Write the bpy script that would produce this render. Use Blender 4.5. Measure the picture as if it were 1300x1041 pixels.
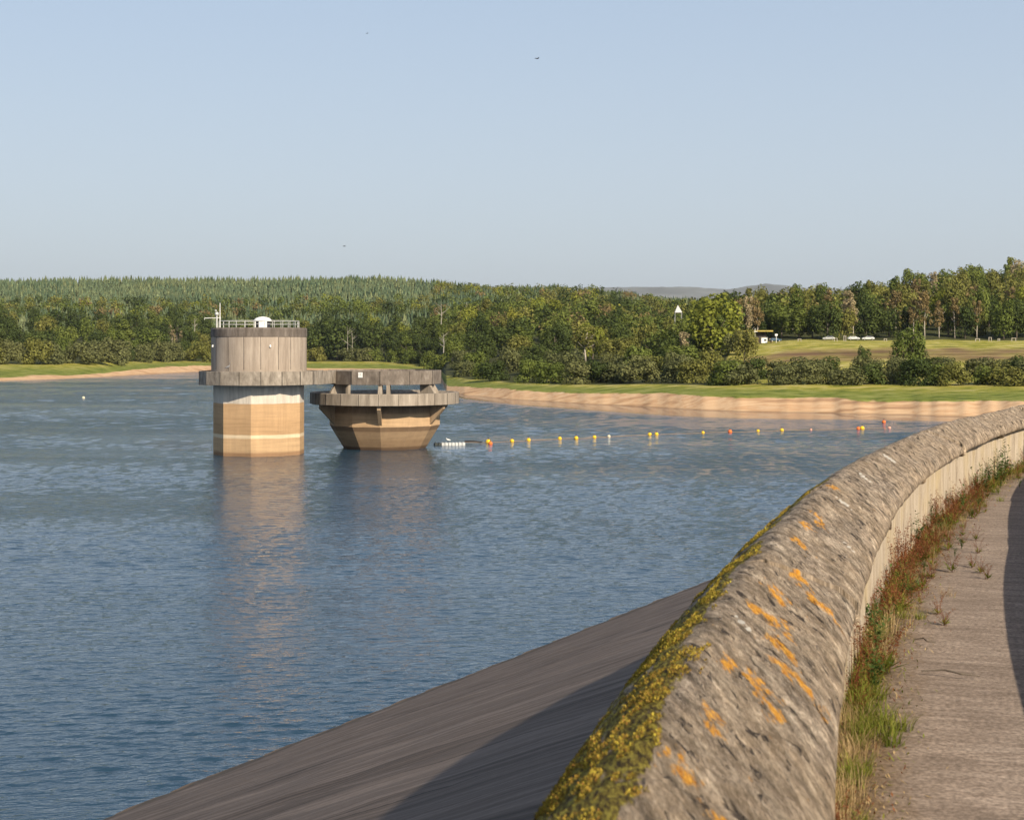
import bpy, math, random
import numpy as np
from mathutils import Vector, noise
R = math.radians
random.seed(7); rng = np.random.default_rng(7)
for o in list(bpy.data.objects): bpy.data.objects.remove(o)
sc = bpy.context.scene
C = sc.collection
CAMZ = 16.0
HAZE = True

# ------------------------------------------------------------------ helpers
def link(o, parent=None):
    C.objects.link(o)
    if parent: o.parent = parent
    return o
def tag(o, label=None, cat=None, group=None, kind=None):
    if label: o['label'] = label
    if cat: o['category'] = cat
    if group: o['group'] = group
    if kind: o['kind'] = kind
    return o
def empty(name, loc=(0, 0, 0), rz=0.0):
    o = bpy.data.objects.new(name, None); o.location = loc; o.rotation_euler = (0, 0, rz)
    o.empty_display_size = .3
    return link(o)
class MB:
    def __init__(s): s.v = []; s.f = []; s.m = []; s.mi = 0
    def add(s, vs, fs):
        b = len(s.v); s.v += [tuple(p) for p in vs]; s.f += [tuple(i + b for i in f) for f in fs]; s.m += [s.mi] * len(fs)
    def box(s, c, d, rz=0.0, tilt=None):
        x, y, z = [k / 2 for k in d]; vs = []
        for sx, sy, sz in ((-1,-1,-1),(1,-1,-1),(1,1,-1),(-1,1,-1),(-1,-1,1),(1,-1,1),(1,1,1),(-1,1,1)):
            px, py, pz = sx*x, sy*y, sz*z
            vs.append((c[0]+px*math.cos(rz)-py*math.sin(rz), c[1]+px*math.sin(rz)+py*math.cos(rz), c[2]+pz))
        s.add(vs, [(3,2,1,0),(4,5,6,7),(0,1,5,4),(1,2,6,5),(2,3,7,6),(3,0,4,7)])
    def tube(s, pts, rad, n=8, cap=True):
        if not isinstance(rad, (list, tuple)): rad = [rad]*len(pts)
        pts = [Vector(p) for p in pts]; vs = []
        for i, p in enumerate(pts):
            t = (pts[min(i+1, len(pts)-1)] - pts[max(i-1, 0)]).normalized()
            a = t.cross(Vector((0, 0, 1)) if abs(t.z) < .9 else Vector((1, 0, 0))).normalized(); b = t.cross(a)
            for k in range(n):
                w = 2*math.pi*k/n; vs.append(p + rad[i]*(math.cos(w)*a + math.sin(w)*b))
        fs = [(i*n+k, i*n+(k+1) % n, (i+1)*n+(k+1) % n, (i+1)*n+k) for i in range(len(pts)-1) for k in range(n)]
        if cap: fs += [tuple(range(n))[::-1], tuple((len(pts)-1)*n+k for k in range(n))]
        s.add(vs, fs)
    def lathe(s, prof, n=32, c=(0, 0), a0=0.0, closed=False, sx=1.0):
        """prof: (r,z) bottom to top outside; a measured from -Y (toward the camera), + to the right"""
        vs = []; m = len(prof)
        for r, z in prof:
            for k in range(n):
                w = R(a0) + 2*math.pi*k/n; vs.append((c[0]+r*math.sin(w)*sx, c[1]-r*math.cos(w), z))
        fs = [(i*n+k, i*n+(k+1) % n, (i+1)*n+(k+1) % n, (i+1)*n+k) for i in range(m-1) for k in range(n)]
        if closed: fs += [((m-1)*n+k, (m-1)*n+(k+1) % n, (k+1) % n, k) for k in range(n)]
        s.add(vs, fs)
    def disc(s, r, z, n=32, c=(0, 0), a0=0.0, up=True):
        vs = [(c[0]+r*math.sin(R(a0)+2*math.pi*k/n), c[1]-r*math.cos(R(a0)+2*math.pi*k/n), z) for k in range(n)]
        s.add(vs, [tuple(range(n)) if up else tuple(range(n))[::-1]])
    def sphere(s, c, r, n=16, m=10, sz=1.0):
        vs = [(c[0]+r*math.sin(math.pi*j/m)*math.cos(2*math.pi*k/n), c[1]+r*math.sin(math.pi*j/m)*math.sin(2*math.pi*k/n), c[2]-r*sz*math.cos(math.pi*j/m)) for j in range(m+1) for k in range(n)]
        s.add(vs, [(j*n+k, j*n+(k+1) % n, (j+1)*n+(k+1) % n, (j+1)*n+k) for j in range(m) for k in range(n)])
    def mesh(s, name, mats, smooth=False):
        me = bpy.data.meshes.new(name); me.from_pydata(s.v, [], s.f)
        for m in (mats if isinstance(mats, (list, tuple)) else [mats]): me.materials.append(m)
        if len(set(s.m)) > 1: me.polygons.foreach_set('material_index', s.m)
        me.validate(); me.update()
        if smooth: me.shade_smooth()
        return me
    def build(s, name, mats, parent=None, smooth=False, bevel=0, weld=False):
        me = s.mesh(name, mats, smooth)
        o = link(bpy.data.objects.new(name, me), parent)
        if bevel:
            b = o.modifiers.new('bevel', 'BEVEL'); b.width = bevel; b.segments = 2; b.limit_method = 'ANGLE'; b.angle_limit = R(35)
        return o
def np_mesh(name, V, F, mats, smooth=False, attrs=None, uv=None):
    """V (n,3) F (m,k) uniform polygons"""
    me = bpy.data.meshes.new(name); V = np.asarray(V, np.float32); F = np.asarray(F, np.int32); k = F.shape[1]
    me.vertices.add(len(V)); me.vertices.foreach_set('co', V.ravel())
    me.loops.add(F.size); me.loops.foreach_set('vertex_index', F.ravel())
    me.polygons.add(len(F)); me.polygons.foreach_set('loop_start', np.arange(0, F.size, k, dtype=np.int32))
    for m in (mats if isinstance(mats, (list, tuple)) else [mats]): me.materials.append(m)
    me.update(calc_edges=True)
    for nm, (dom, arr) in (attrs or {}).items():
        a = me.attributes.new(nm, 'FLOAT', dom); a.data.foreach_set('value', np.asarray(arr, np.float32))
    if uv is not None:
        l = me.uv_layers.new(name='UVMap'); l.data.foreach_set('uv', np.asarray(uv, np.float32)[F.ravel()].ravel())
    if smooth: me.shade_smooth()
    return me
def copy_thing(o, loc, rz, scale=1.0, crown_mat=None, label=None, group=None, cat=None):
    r = o.copy(); C.objects.link(r); r.location = loc; r.rotation_euler = (0, 0, rz)
    r.scale = scale if isinstance(scale, (tuple, list)) else (scale,)*3
    if label: r['label'] = label
    if group: r['group'] = group
    if cat: r['category'] = cat
    for ch in o.children:
        c = ch.copy(); C.objects.link(c); c.parent = r
        if crown_mat and ch.name.startswith('crown'):
            c.material_slots[0].link = 'OBJECT'; c.material_slots[0].material = crown_mat
        for g in ch.children:
            d = g.copy(); C.objects.link(d); d.parent = c
    if crown_mat and o.type == 'MESH':
        r.material_slots[0].link = 'OBJECT'; r.material_slots[0].material = crown_mat
    return r

# ------------------------------------------------------------------ node helper
class NT:
    def __init__(s, name):
        s.mat = bpy.data.materials.new(name); s.mat.use_nodes = True; s.t = s.mat.node_tree; s.t.nodes.clear()
        s.out = s.t.nodes.new('ShaderNodeOutputMaterial')
    def n(s, typ, props=None, **inp):
        nd = s.t.nodes.new('ShaderNode' + typ)
        for k, v in (props or {}).items(): setattr(nd, k, v)
        for k, v in inp.items():
            key = int(k[1:]) if k[0] == 'i' and k[1:].isdigit() else k.replace('_', ' ')
            s.set(nd, key, v)
        return nd
    def set(s, nd, key, v):
        i = nd.inputs[key]
        if isinstance(v, tuple) and hasattr(v[0], 'outputs'): s.t.links.new(v[0].outputs[v[1]], i)
        elif hasattr(v, 'outputs'): s.t.links.new(v.outputs[0], i)
        else:
            if i.type == 'RGBA' and len(v) == 3: v = (*v, 1)
            i.default_value = v
    def noise(s, vec, scale, detail=4, rough=.6, dist=0.0):
        return s.n('TexNoise', Vector=vec, Scale=scale, Detail=detail, Roughness=rough, Distortion=dist)
    def mapping(s, vec, scale=(1,1,1), loc=(0,0,0), rot=(0,0,0)):
        return s.n('Mapping', Vector=vec, Scale=scale, Location=loc, Rotation=rot)
    def ramp(s, fac, stops, interp='LINEAR'):
        nd = s.n('ValToRGB', Fac=fac); cr = nd.color_ramp; cr.interpolation = interp
        while len(cr.elements) < len(stops): cr.elements.new(.5)
        for e, (p, c) in zip(cr.elements, stops):
            e.position = p; e.color = (*c, 1) if isinstance(c, (tuple, list)) else (c, c, c, 1)
        return nd
    def mix(s, fac, a, b, mode='MIX'):
        nd = s.n('Mix', dict(data_type='RGBA', blend_type=mode)); s.set(nd, 0, fac); s.set(nd, 6, a); s.set(nd, 7, b)
        return (nd, 2)
    def math(s, op, a, b=0.0, clamp=False):
        nd = s.n('Math', dict(operation=op, use_clamp=clamp)); s.set(nd, 0, a); s.set(nd, 1, b); return nd
    def bump(s, h, strength=.5, dist=.02, normal=None):
        nd = s.n('Bump', Height=h, Strength=strength, Distance=dist)
        if normal: s.set(nd, 'Normal', normal)
        return nd
    def surf(s, color, rough=.8, normal=None, spec=.3, **kw):
        p = s.n('BsdfPrincipled'); s.set(p, 'Base Color', color); s.set(p, 'Roughness', rough); s.set(p, 'Specular IOR Level', spec)
        for k, v in kw.items(): s.set(p, k.replace('_', ' '), v)
        if normal: s.set(p, 'Normal', normal)
        s.t.links.new(p.outputs[0], s.out.inputs[0]); return s.mat
def plain(name, col, rough=.6, var=.15, scale=4, metallic=0.0, spec=.4):
    m = NT(name); oc = (m.n('TexCoord'), 'Object')
    nz = m.noise(oc, scale, 5)
    c2 = tuple(max(0, k*(1-var*2)) for k in col); c3 = tuple(min(1, k*(1+var)) for k in col)
    return m.surf(m.ramp(nz, [(.3, c2), (.7, c3)]), rough, spec=spec, Metallic=metallic)

def foliage(name, c1, c2, c3, trans=.25):
    m = NT(name); oi = m.n('ObjectInfo'); at = m.n('Attribute', dict(attribute_name='leaf')); tn = m.n('Attribute', dict(attribute_name='tint'))
    f = m.math('FRACT', m.math('ADD', (oi, 'Random'), (tn, 'Fac')))
    base = m.ramp(f, [(0, c1), (.5, c2), (1, c3)])
    geo = m.n('NewGeometry'); nz = m.noise((geo, 'Position'), .35, 3)
    b2 = m.mix(.22, base, m.ramp(nz, [(.35, tuple(k*.55 for k in c2)), (.65, tuple(min(1, k*1.5) for k in c3))]))
    v = m.math('MULTIPLY_ADD', (at, 'Fac'), .6); v.inputs[2].default_value = .72
    cm = m.n('CombineColor'); [m.set(cm, i, v) for i in range(3)]
    col = m.mix(1.0, b2, cm, 'MULTIPLY')
    d = m.n('BsdfDiffuse', Color=col); t = m.n('BsdfTranslucent', Color=col)
    ms = m.n('MixShader', Fac=trans); m.set(ms, 1, d); m.set(ms, 2, t)
    m.t.links.new(ms.outputs[0], m.out.inputs[0]); return m.mat

FOL = {
 'dark green':   foliage('foliage_dark_green', (.045,.064,.021), (.064,.086,.027), (.084,.108,.032)),
 'mid green':    foliage('foliage_mid_green', (.092,.122,.030), (.122,.152,.037), (.150,.176,.043)),
 'olive green':  foliage('foliage_olive', (.125,.132,.036), (.158,.160,.044), (.190,.185,.052)),
 'yellow green': foliage('foliage_yellow_green', (.165,.190,.032), (.205,.225,.038), (.245,.240,.045)),
 'russet brown': foliage('foliage_russet', (.165,.125,.058), (.205,.155,.070), (.240,.180,.085)),
 'pale straw':   foliage('foliage_straw', (.290,.240,.135), (.340,.280,.160), (.380,.310,.180)),
 'grey green':   foliage('foliage_grey_green', (.100,.112,.046), (.125,.135,.056), (.150,.155,.062)),
}
CONIF = foliage('foliage_conifer', (.062,.102,.062), (.105,.148,.086), (.170,.190,.092), .1)
BARK = plain('bark', (.16,.13,.10), .9, .3, 3)
PALEBARK = plain('pale_bark', (.45,.40,.33), .9, .25, 3)

# ------------------------------------------------------------------ light, sky, camera
SUN_AZ, SUN_EL = 33.0, 31.5            # azimuth to the right of the direction pointing back past the camera
to_sun = Vector((math.sin(R(SUN_AZ))*math.cos(R(SUN_EL)), -math.cos(R(SUN_AZ))*math.cos(R(SUN_EL)), math.sin(R(SUN_EL))))
ld = bpy.data.lights.new('sun', 'SUN'); ld.energy = 4.8; ld.angle = R(.53); ld.color = (1, .865, .67)
lo = link(bpy.data.objects.new('sun', ld)); lo.rotation_euler = to_sun.to_track_quat('Z', 'Y').to_euler()
w = bpy.data.worlds.new('World'); sc.world = w; w.use_nodes = True; nt = w.node_tree; nt.nodes.clear()
sky = nt.nodes.new('ShaderNodeTexSky'); sky.sky_type = 'NISHITA'; sky.sun_disc = False
sky.sun_elevation = R(SUN_EL); sky.sun_rotation = R(180-SUN_AZ); sky.altitude = 150; sky.air_density = 1.0; sky.dust_density = 2.2; sky.ozone_density = 1.6
bg = nt.nodes.new('ShaderNodeBackground'); bg.inputs[1].default_value = .082
wo = nt.nodes.new('ShaderNodeOutputWorld'); mx = nt.nodes.new('ShaderNodeMix'); mx.data_type = 'RGBA'; mx.inputs[0].default_value = .62; tc = nt.nodes.new('ShaderNodeTexCoord'); sz = nt.nodes.new('ShaderNodeSeparateXYZ'); mr = nt.nodes.new('ShaderNodeMapRange'); nt.links.new(tc.outputs['Generated'], sz.inputs[0]); nt.links.new(sz.outputs[2], mr.inputs[0]); mr.inputs[1].default_value = .10; mr.inputs[2].default_value = .80; mr.inputs[3].default_value = .74; mr.inputs[4].default_value = .12; nt.links.new(mr.outputs[0], mx.inputs[0]); nt.links.new(sky.outputs[0], mx.inputs[6]); cr = nt.nodes.new('ShaderNodeValToRGB'); nt.links.new(sz.outputs[2], cr.inputs[0]); e = cr.color_ramp.elements; e[0].position = 0; e[0].color = (.69, .75, .80, 1); e[1].position = .28; e[1].color = (.575, .705, .89, 1)
vs_ = nt.nodes.new('ShaderNodeVectorMath'); vs_.operation = 'SCALE'; vs_.inputs[3].default_value = 8.6; nt.links.new(cr.outputs[0], vs_.inputs[0]); nt.links.new(vs_.outputs[0], mx.inputs[7])
nt.links.new(mx.outputs[2], bg.inputs[0]); nt.links.new(bg.outputs[0], wo.inputs[0])
cd = bpy.data.cameras.new('camera'); cam = link(bpy.data.objects.new('camera', cd)); sc.camera = cam
cam.location = (0, 0, CAMZ); cam.rotation_euler = (R(90), 0, 0)
cd.sensor_width = 36; cd.lens = 36*2000/1300; cd.shift_y = (435-520.5)/1300; cd.clip_end = 60000; cd.clip_start = .1
cd.dof.use_dof = True; cd.dof.focus_distance = 45; cd.dof.aperture_fstop = 9
sc.view_settings.view_transform = 'Standard'; sc.view_settings.look = 'None'; sc.view_settings.gamma = 1; sc.view_settings.exposure = 0.47
sc.cycles.use_denoising = True; sc.cycles.max_bounces = 5; sc.cycles.diffuse_bounces = 2; sc.cycles.glossy_bounces = 3; sc.cycles.transmission_bounces = 2
sc.cycles.volume_bounces = 0; sc.cycles.caustics_reflective = False; sc.cycles.use_adaptive_sampling = True; sc.cycles.adaptive_threshold = .015

def PX(px, D): return (px-650)/2000*D
def ZY(y, D): return CAMZ - (y-435)*D/2000

# ------------------------------------------------------------------ terrain
COLS = {   # column direction : (distance, sight line) knots  S shore, sand top, grass top, ..., crest, behind
 -1500: [(520,497),(545,491),(700,465),(850,448),(1100,425),(1500,388),(1900,368),(2600,376)],
 0:    [(667,483),(684,480),(775,463),(880,449),(1150,425),(1500,387),(1900,364),(2600,380)],
 70:   [(700,481),(722,477.5),(790,462.5),(890,449),(1150,425),(1500,387),(1900,361.5),(2600,380)],
 130:  [(744,478),(772,474),(830,461),(920,449),(1150,425),(1500,387),(1900,361),(2600,380)],
 200:  [(815,474.3),(885,466),(945,459.5),(1010,450),(1200,425),(1500,388),(1900,361),(2600,380)],
 265:  [(890,471),(960,463.5),(990,458.5),(1040,450),(1200,425),(1500,388),(1900,362.5),(2600,380)],
 400:  [(914,470),(935,467.5),(1010,459.5),(1060,452),(1200,425),(1500,386),(1900,361),(2600,380)],
 480:  [(925,469.6),(940,468),(1000,460),(1060,450),(1200,424),(1500,386),(1900,359.5),(2600,380)],
 552:  [(890,471),(902,470),(930,467),(1000,452),(1180,424),(1500,388),(1900,365),(2600,380)],
 566:  [(520,497),(575,489),(640,478),(700,468),(880,440),(1250,405),(1850,369),(2600,390)],
 590:  [(478,502),(535,492),(590,481),(640,472),(850,440),(1200,405),(1800,372),(2500,390)],
 650:  [(442,507.5),(480,494),(520,486),(560,478),(780,442),(1150,402),(1750,375),(2500,392)],
 750:  [(408,513.5),(440,499),(470,489),(510,481),(650,458),(950,417),(1500,380),(2300,395)],
 850:  [(384,518.5),(415,500),(447,489),(480,481.5),(600,460),(850,427),(1200,398),(2000,420)],
 925:  [(369,521.7),(398,502.5),(428,490.5),(462,479),(540,447),(600,437),(850,410),(1600,425)],
 1000: [(360,524),(390,505),(424,490),(470,468),(560,434),(600,432.3),(820,404),(1500,425)],
 1100: [(352,526.5),(385,508),(425,491),(472,466),(560,433.6),(600,431.8),(820,400),(1500,425)],
 1170: [(345,528),(378,508),(420,491.5),(470,466),(560,433.6),(600,431.8),(820,383),(1500,415)],
 1300: [(333,531),(370,508),(412,492),(465,467),(560,433.8),(600,432),(820,373),(1500,400)],
 2600: [(300,540),(335,520),(390,500),(450,475),(560,440),(620,436),(840,380),(1500,400)],
}
CP = np.array(sorted(COLS)); 
KD = np.array([[k[0] for k in COLS[c]] for c in CP], float)
KZ = np.array([[0.0 if i == 0 else ZY(k[1], k[0]) for i, k in enumerate(COLS[c])] for c in CP])
for j_, c_ in enumerate(CP):                         # the drawn-down banks are short and fairly steep
    if 500 < c_ < 560: continue
    fa, fb = (.42, .62) if c_ > 560 else (.5, .8)
    for i_, f_ in ((1, fa), (2, fb)):
        y_ = 435 + (CAMZ-KZ[j_, i_])/KD[j_, i_]*2000; KD[j_, i_] = KD[j_, 0]+(KD[j_, i_]-KD[j_, 0])*f_; KZ[j_, i_] = ZY(y_, KD[j_, i_])
def knots(px):
    px = np.clip(px, CP[0], CP[-1])
    return (np.array([np.interp(px, CP, KD[:, i]) for i in range(8)]), np.array([np.interp(px, CP, KZ[:, i]) for i in range(8)]))
def ground(px, D):
    kd, kz = knots(px); kd = kd.ravel(); kz = kz.ravel()
    if D < kd[0]: return -(kd[0]-D)*.08
    return float(np.interp(D, np.append(kd, 6000), np.append(kz, kz[-1]-30)))
pxs = np.concatenate([np.arange(-1500, -40, 30), np.arange(-40, 1345, 1.6), np.arange(1345, 2601, 30)])
kd, kz = knots(pxs)
jit = np.array([noise.noise(Vector((p*.012, 3.1, 0)))*7 + noise.noise(Vector((p*.06, 7.7, 0)))*2.5 for p in pxs])   # uneven shoreline
kd[0] += jit*kd[0]/500; kd[1] += jit*1.2
steps = [(-1.0, 10), (0, 34), (1, 34), (2, 20), (3, 30), (4, 16), (5, 18), (6, 8), (7, 3)]
rowsT = [-1+i/8 for i in range(8)]
for k, nseg in ((0, 26), (1, 26), (2, 22), (3, 34), (4, 12), (5, 18), (6, 6)): rowsT += [k+i/nseg for i in range(nseg)]
rowsT += [7, 8]
nr, nc = len(rowsT), len(pxs)
V = np.zeros((nr, nc, 3)); T = np.zeros((nr, nc))
for r, t in enumerate(rowsT):
    if t < 0: D = kd[0] + t*55; Z = t*4.5 + 0*kd[0]
    elif t >= 7: D = kd[7]*(1 if t == 7 else 2.3); Z = kz[7] - (0 if t == 7 else 40)
    else:
        i = int(t); f = t-i; D = kd[i]*(1-f)+kd[i+1]*f; Z = kz[i]*(1-f)+kz[i+1]*f
    V[r, :, 0] = (pxs-650)/2000*D; V[r, :, 1] = D; V[r, :, 2] = Z; T[r] = t
for r, t in enumerate(rowsT):                       # small undulation
    if 0.05 < t < 7:
        amp = .045 if t < 2 else (.18 if t < 4.9 else .8)
        for c in range(nc):
            x, y = V[r, c, 0], V[r, c, 1]; V[r, c, 2] += amp*min(1, t*3)*(noise.noise(Vector((x*.04, y*.05, 1))) + .5*noise.noise(Vector((x*.15, y*.12, 2))))
F = [(r*nc+c, r*nc+c+1, (r+1)*nc+c+1, (r+1)*nc+c) for r in range(nr-1) for c in range(nc-1)]
m = NT('terrain_ground'); at = m.n('Attribute', dict(attribute_name='band')); wv = m.n('Attribute', dict(attribute_name='moor'))
pos = (m.n('NewGeometry'), 'Position')
n1 = m.noise(pos, .035, 5, .6); n2 = m.noise(m.mapping(pos, (.13, .35, .5)), 1.0, 6, .7); n3 = m.noise(m.mapping(pos, (.02, .16, .5)), 1.0, 5, .6)
band = m.math('ADD', (at, 'Fac'), m.math('MULTIPLY', m.math('SUBTRACT', n1, .5), .85))
band2 = m.math('ADD', band, m.math('MULTIPLY', m.math('SUBTRACT', n2, .5), .35))
sand = m.ramp(n3, [(.34, (.32,.195,.110)), (.44, (.47,.295,.165)), (.53, (.57,.395,.240)), (.60, (.47,.285,.155)), (.70, (.58,.43,.28))])
sandw = m.mix(m.ramp((at, 'Fac'), [(.0, .75), (.10, .0)]), sand, (.25,.16,.09))
grass = m.ramp(n2, [(.36, (.120,.135,.022)), (.45, (.230,.225,.034)), (.52, (.36,.31,.060)), (.60, (.46,.39,.17))])
lush = m.ramp(n2, [(.36, (.050,.080,.016)), (.50, (.090,.140,.024)), (.64, (.150,.190,.035)), (.75, (.28,.27,.08))])
col = m.mix(m.ramp(band2, [(.0, 0), (1.0, 0), (1.02, 0)]), sandw, grass)
s1 = m.ramp(m.math('SUBTRACT', band2, .0), [(.93, 0), (1.0, 1)])
col = m.mix(s1, sandw, m.mix(m.ramp(m.math('SUBTRACT', band, 1.0), [(.45, .28), (1.2, .88)]), lush, grass))
col = m.mix(wv, col, m.ramp(n3, [(.36, (.090,.050,.030)), (.5, (.155,.090,.055)), (.62, (.26,.18,.09))]))
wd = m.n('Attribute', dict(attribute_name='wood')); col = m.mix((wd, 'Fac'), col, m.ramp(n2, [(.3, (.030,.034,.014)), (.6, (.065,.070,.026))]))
TM = m.surf(col, .95, m.bump(n2, .35, .3), .1)
band = T.copy(); moor = np.zeros_like(T)
for c, p in enumerate(pxs):
    if p > 900:
        e = min(1, (p-915)/40)
        for r, t in enumerate(rowsT):
            # brown rough strip across the field
            y = t + .12*noise.noise(Vector((p*.02, 5, t)))
            a = max(0, min(1, (y-3.18)/.10))*max(0, min(1, (3.74-y)/.10))
            moor[r, c] = max(0, a*e*(.72+.5*noise.noise(Vector((p*.03, t*7, 2)))))
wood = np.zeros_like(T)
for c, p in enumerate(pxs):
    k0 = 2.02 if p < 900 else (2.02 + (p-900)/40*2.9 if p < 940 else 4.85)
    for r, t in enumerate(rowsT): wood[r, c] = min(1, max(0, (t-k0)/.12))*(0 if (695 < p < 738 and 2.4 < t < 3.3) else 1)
me = np_mesh('shore_terrain', V.reshape(-1, 3), F, TM, True, {'band': ('POINT', band.ravel()), 'moor': ('POINT', moor.ravel()), 'wood': ('POINT', wood.ravel())})
tag(link(bpy.data.objects.new('terrain', me)), 'sandy drawdown shore rising through grass to fields and wooded hills', kind='structure')

# far moorland ridge
def ridge(name, D, prof, col, label, thick=2500):
    px = np.arange(-600, 2300, 6); mb = MB(); n = len(px)
    ys = np.interp(px, [p[0] for p in prof], [p[1] for p in prof])
    vs = []
    for k in range(4):
        for p, y in zip(px, ys):
            z = ZY(y, D) + 9*noise.noise(Vector((p*.02, k, 0))) + 4*noise.noise(Vector((p*.09, k, 0)))
            dd = [-thick, -thick*.35, 0, thick][k]; zz = [-40, z*.62, z, -40][k]
            vs.append(((p-650)/2000*D, D+dd, zz))
    fs = [(r*n+c, r*n+c+1, (r+1)*n+c+1, (r+1)*n+c) for r in range(3) for c in range(n-1)]
    mb.add(vs, fs); mt = NT(name+'_ground'); ps = (mt.n('NewGeometry'), 'Position')
    mat = mt.surf(mt.ramp(mt.noise(ps, .003, 5), [(.35, tuple(k*.7 for k in col)), (.65, col)]), .95, spec=.1)
    return tag(mb.build(name, mat, smooth=True), label, kind='structure')
ridge('moorland_hills', 9500, [(-600,375),(300,374),(560,368),(700,366),(800,364.5),(850,364.5),(900,366),(925,367),(945,364),(968,361.2),(972,360.6),(985,362),(1010,363.5),(1060,367),(1200,372),(2300,372)], (.22,.23,.22), 'distant bare moorland ridge with a low tor fading in the haze')
# plain reaching the horizon
mb = MB(); mb.add([(-30000,1500,-3),(30000,1500,-3),(30000,45000,-3),(-30000,45000,-3)], [(0,1,2,3)])
tag(mb.build('ground', plain('plain_ground', (.09,.11,.05), .95, .3, .001)), 'low countryside beyond the hills', kind='structure')

# ------------------------------------------------------------------ water
m = NT('lake_water'); pos = (m.n('NewGeometry'), 'Position')
rot = m.mapping(pos, (1, 1, 1), rot=(0, 0, R(-12)))
wa = m.noise(m.mapping(rot, (1.25, 1.6, 1)), 1.0, 3, .6, .5)          # wavelets, crests across the view
wb = m.noise(m.mapping(rot, (3.2, 3.9, 1)), 1.0, 3, .65, .3)
wc = m.noise(m.mapping(rot, (.40, .48, 1)), 1.0, 2, .5, .5)
wdn = m.noise(m.mapping(rot, (.75, 2.3, 1), (7, 3, 0)), 1.0, 2, .5, .8)
patch = m.noise(m.mapping(pos, (.006, .022, 1)), 1.0, 4, .6, .6)
calm = m.ramp(patch, [(.36, .6), (.47, .85), (.60, 1.3)])
h = m.math('ADD', m.math('MULTIPLY', wa, .17), m.math('ADD', m.math('MULTIPLY', wb, .075), m.math('ADD', m.math('MULTIPLY', wdn, .20), m.math('MULTIPLY', wc, .12))))
sep = m.n('SeparateXYZ', Vector=pos)
sh = m.n('Attribute', dict(attribute_name='calm'))                     # sheltered water near the banks
st = m.math('MULTIPLY', calm, (sh, 'Fac'))
bp = m.n('Bump', Height=h, Distance=1.0); m.set(bp, 'Strength', st)
rg = m.math('MULTIPLY_ADD', st, .05); rg.inputs[2].default_value = .012
WM = m.surf((.018,.046,.078), rg, bp, .5, IOR=1.333)
pxw = np.concatenate([np.arange(-2400, -40, 60), np.arange(-40, 1345, 2.0), np.arange(1345, 2500, 60)]); kdw, _ = knots(pxw)
shoreD = kdw[0]; NR = 1500; g_ = np.linspace(0, 1, NR)
DD = np.concatenate([np.repeat(np.array([8., 20, 35])[:, None], len(pxw), 1), np.repeat((50*(1010/50)**g_)[:, None], len(pxw), 1)])
XX = (pxw[None]-650)/2000*DD; ZZ = np.zeros_like(DD)
# wind waves: many crossing wave trains running roughly along the view, crests sharpened
WAVE = .0037; rw = np.random.default_rng(21); step = DD*.0020; inner = (pxw > -40) & (pxw < 1345)
lee = np.interp(pxw, [560, 575, 850, 1100, 1300], [16, 34, 42, 26, 20])[None]; e_ = np.maximum(0, shoreD[None]-DD)/lee
patchy = np.ones_like(DD)
for k in range(7): patchy += .16*np.sin(XX*rw.uniform(.01,.05)+DD*rw.uniform(.03,.11)*rw.choice([-1,1])+rw.uniform(0,6.28))
patchy = np.clip(patchy, .35, 1.6)
acc = np.zeros_like(DD)
for k in range(64):
    lam = .36*(1.9/.36)**rw.uniform(0,1)**1.2 if k < 46 else rw.uniform(2.0, 5.0); th = rw.normal(R(8), R(27)); kx, ky = 2*math.pi/lam*math.sin(th), 2*math.pi/lam*math.cos(th)
    w_ = np.clip((lam/step-2.4)/1.6, 0, 1)*(1 if k < 46 else .45*np.clip((DD-150)/200, 0, 1)); ph = XX*kx + DD*ky + rw.uniform(0, 6.28) + .8*np.sin(XX*.35/lam*.3+DD*.21+k)
    sh_ = (np.sin(ph*.5)**2)**.75*2-1; acc += WAVE*lam*w_*(sh_ if lam < 1.5 else np.sin(ph))
CW = np.interp(e_, [0, .6, .92, 1.1, 2], [.010, .015, .03, .9, 1.15])
ZZ = acc*patchy*np.clip((DD-50)/8, 0, 1)*np.interp(e_, [.8, 1.3], [.0, 1.0])*inner[None]
CW = CW*np.where(inner[None], np.interp(DD, [50, 90, 160, 300, 600], [.30, .35, .5, .7, .9]), 1.0)
nW = len(pxw); nRW = len(DD); VW = np.stack([XX, DD, ZZ], 2).reshape(-1, 3)
a_ = (np.arange(nRW-1)[:, None]*nW+np.arange(nW-1)[None]).ravel(); FW = np.stack([a_, a_+1, a_+nW+1, a_+nW], 1)
me = np_mesh('lake', VW, FW, WM, True, {'calm': ('POINT', CW.ravel())})
tag(link(bpy.data.objects.new('water', me)), 'rippled blue reservoir water', kind='structure')

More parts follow.
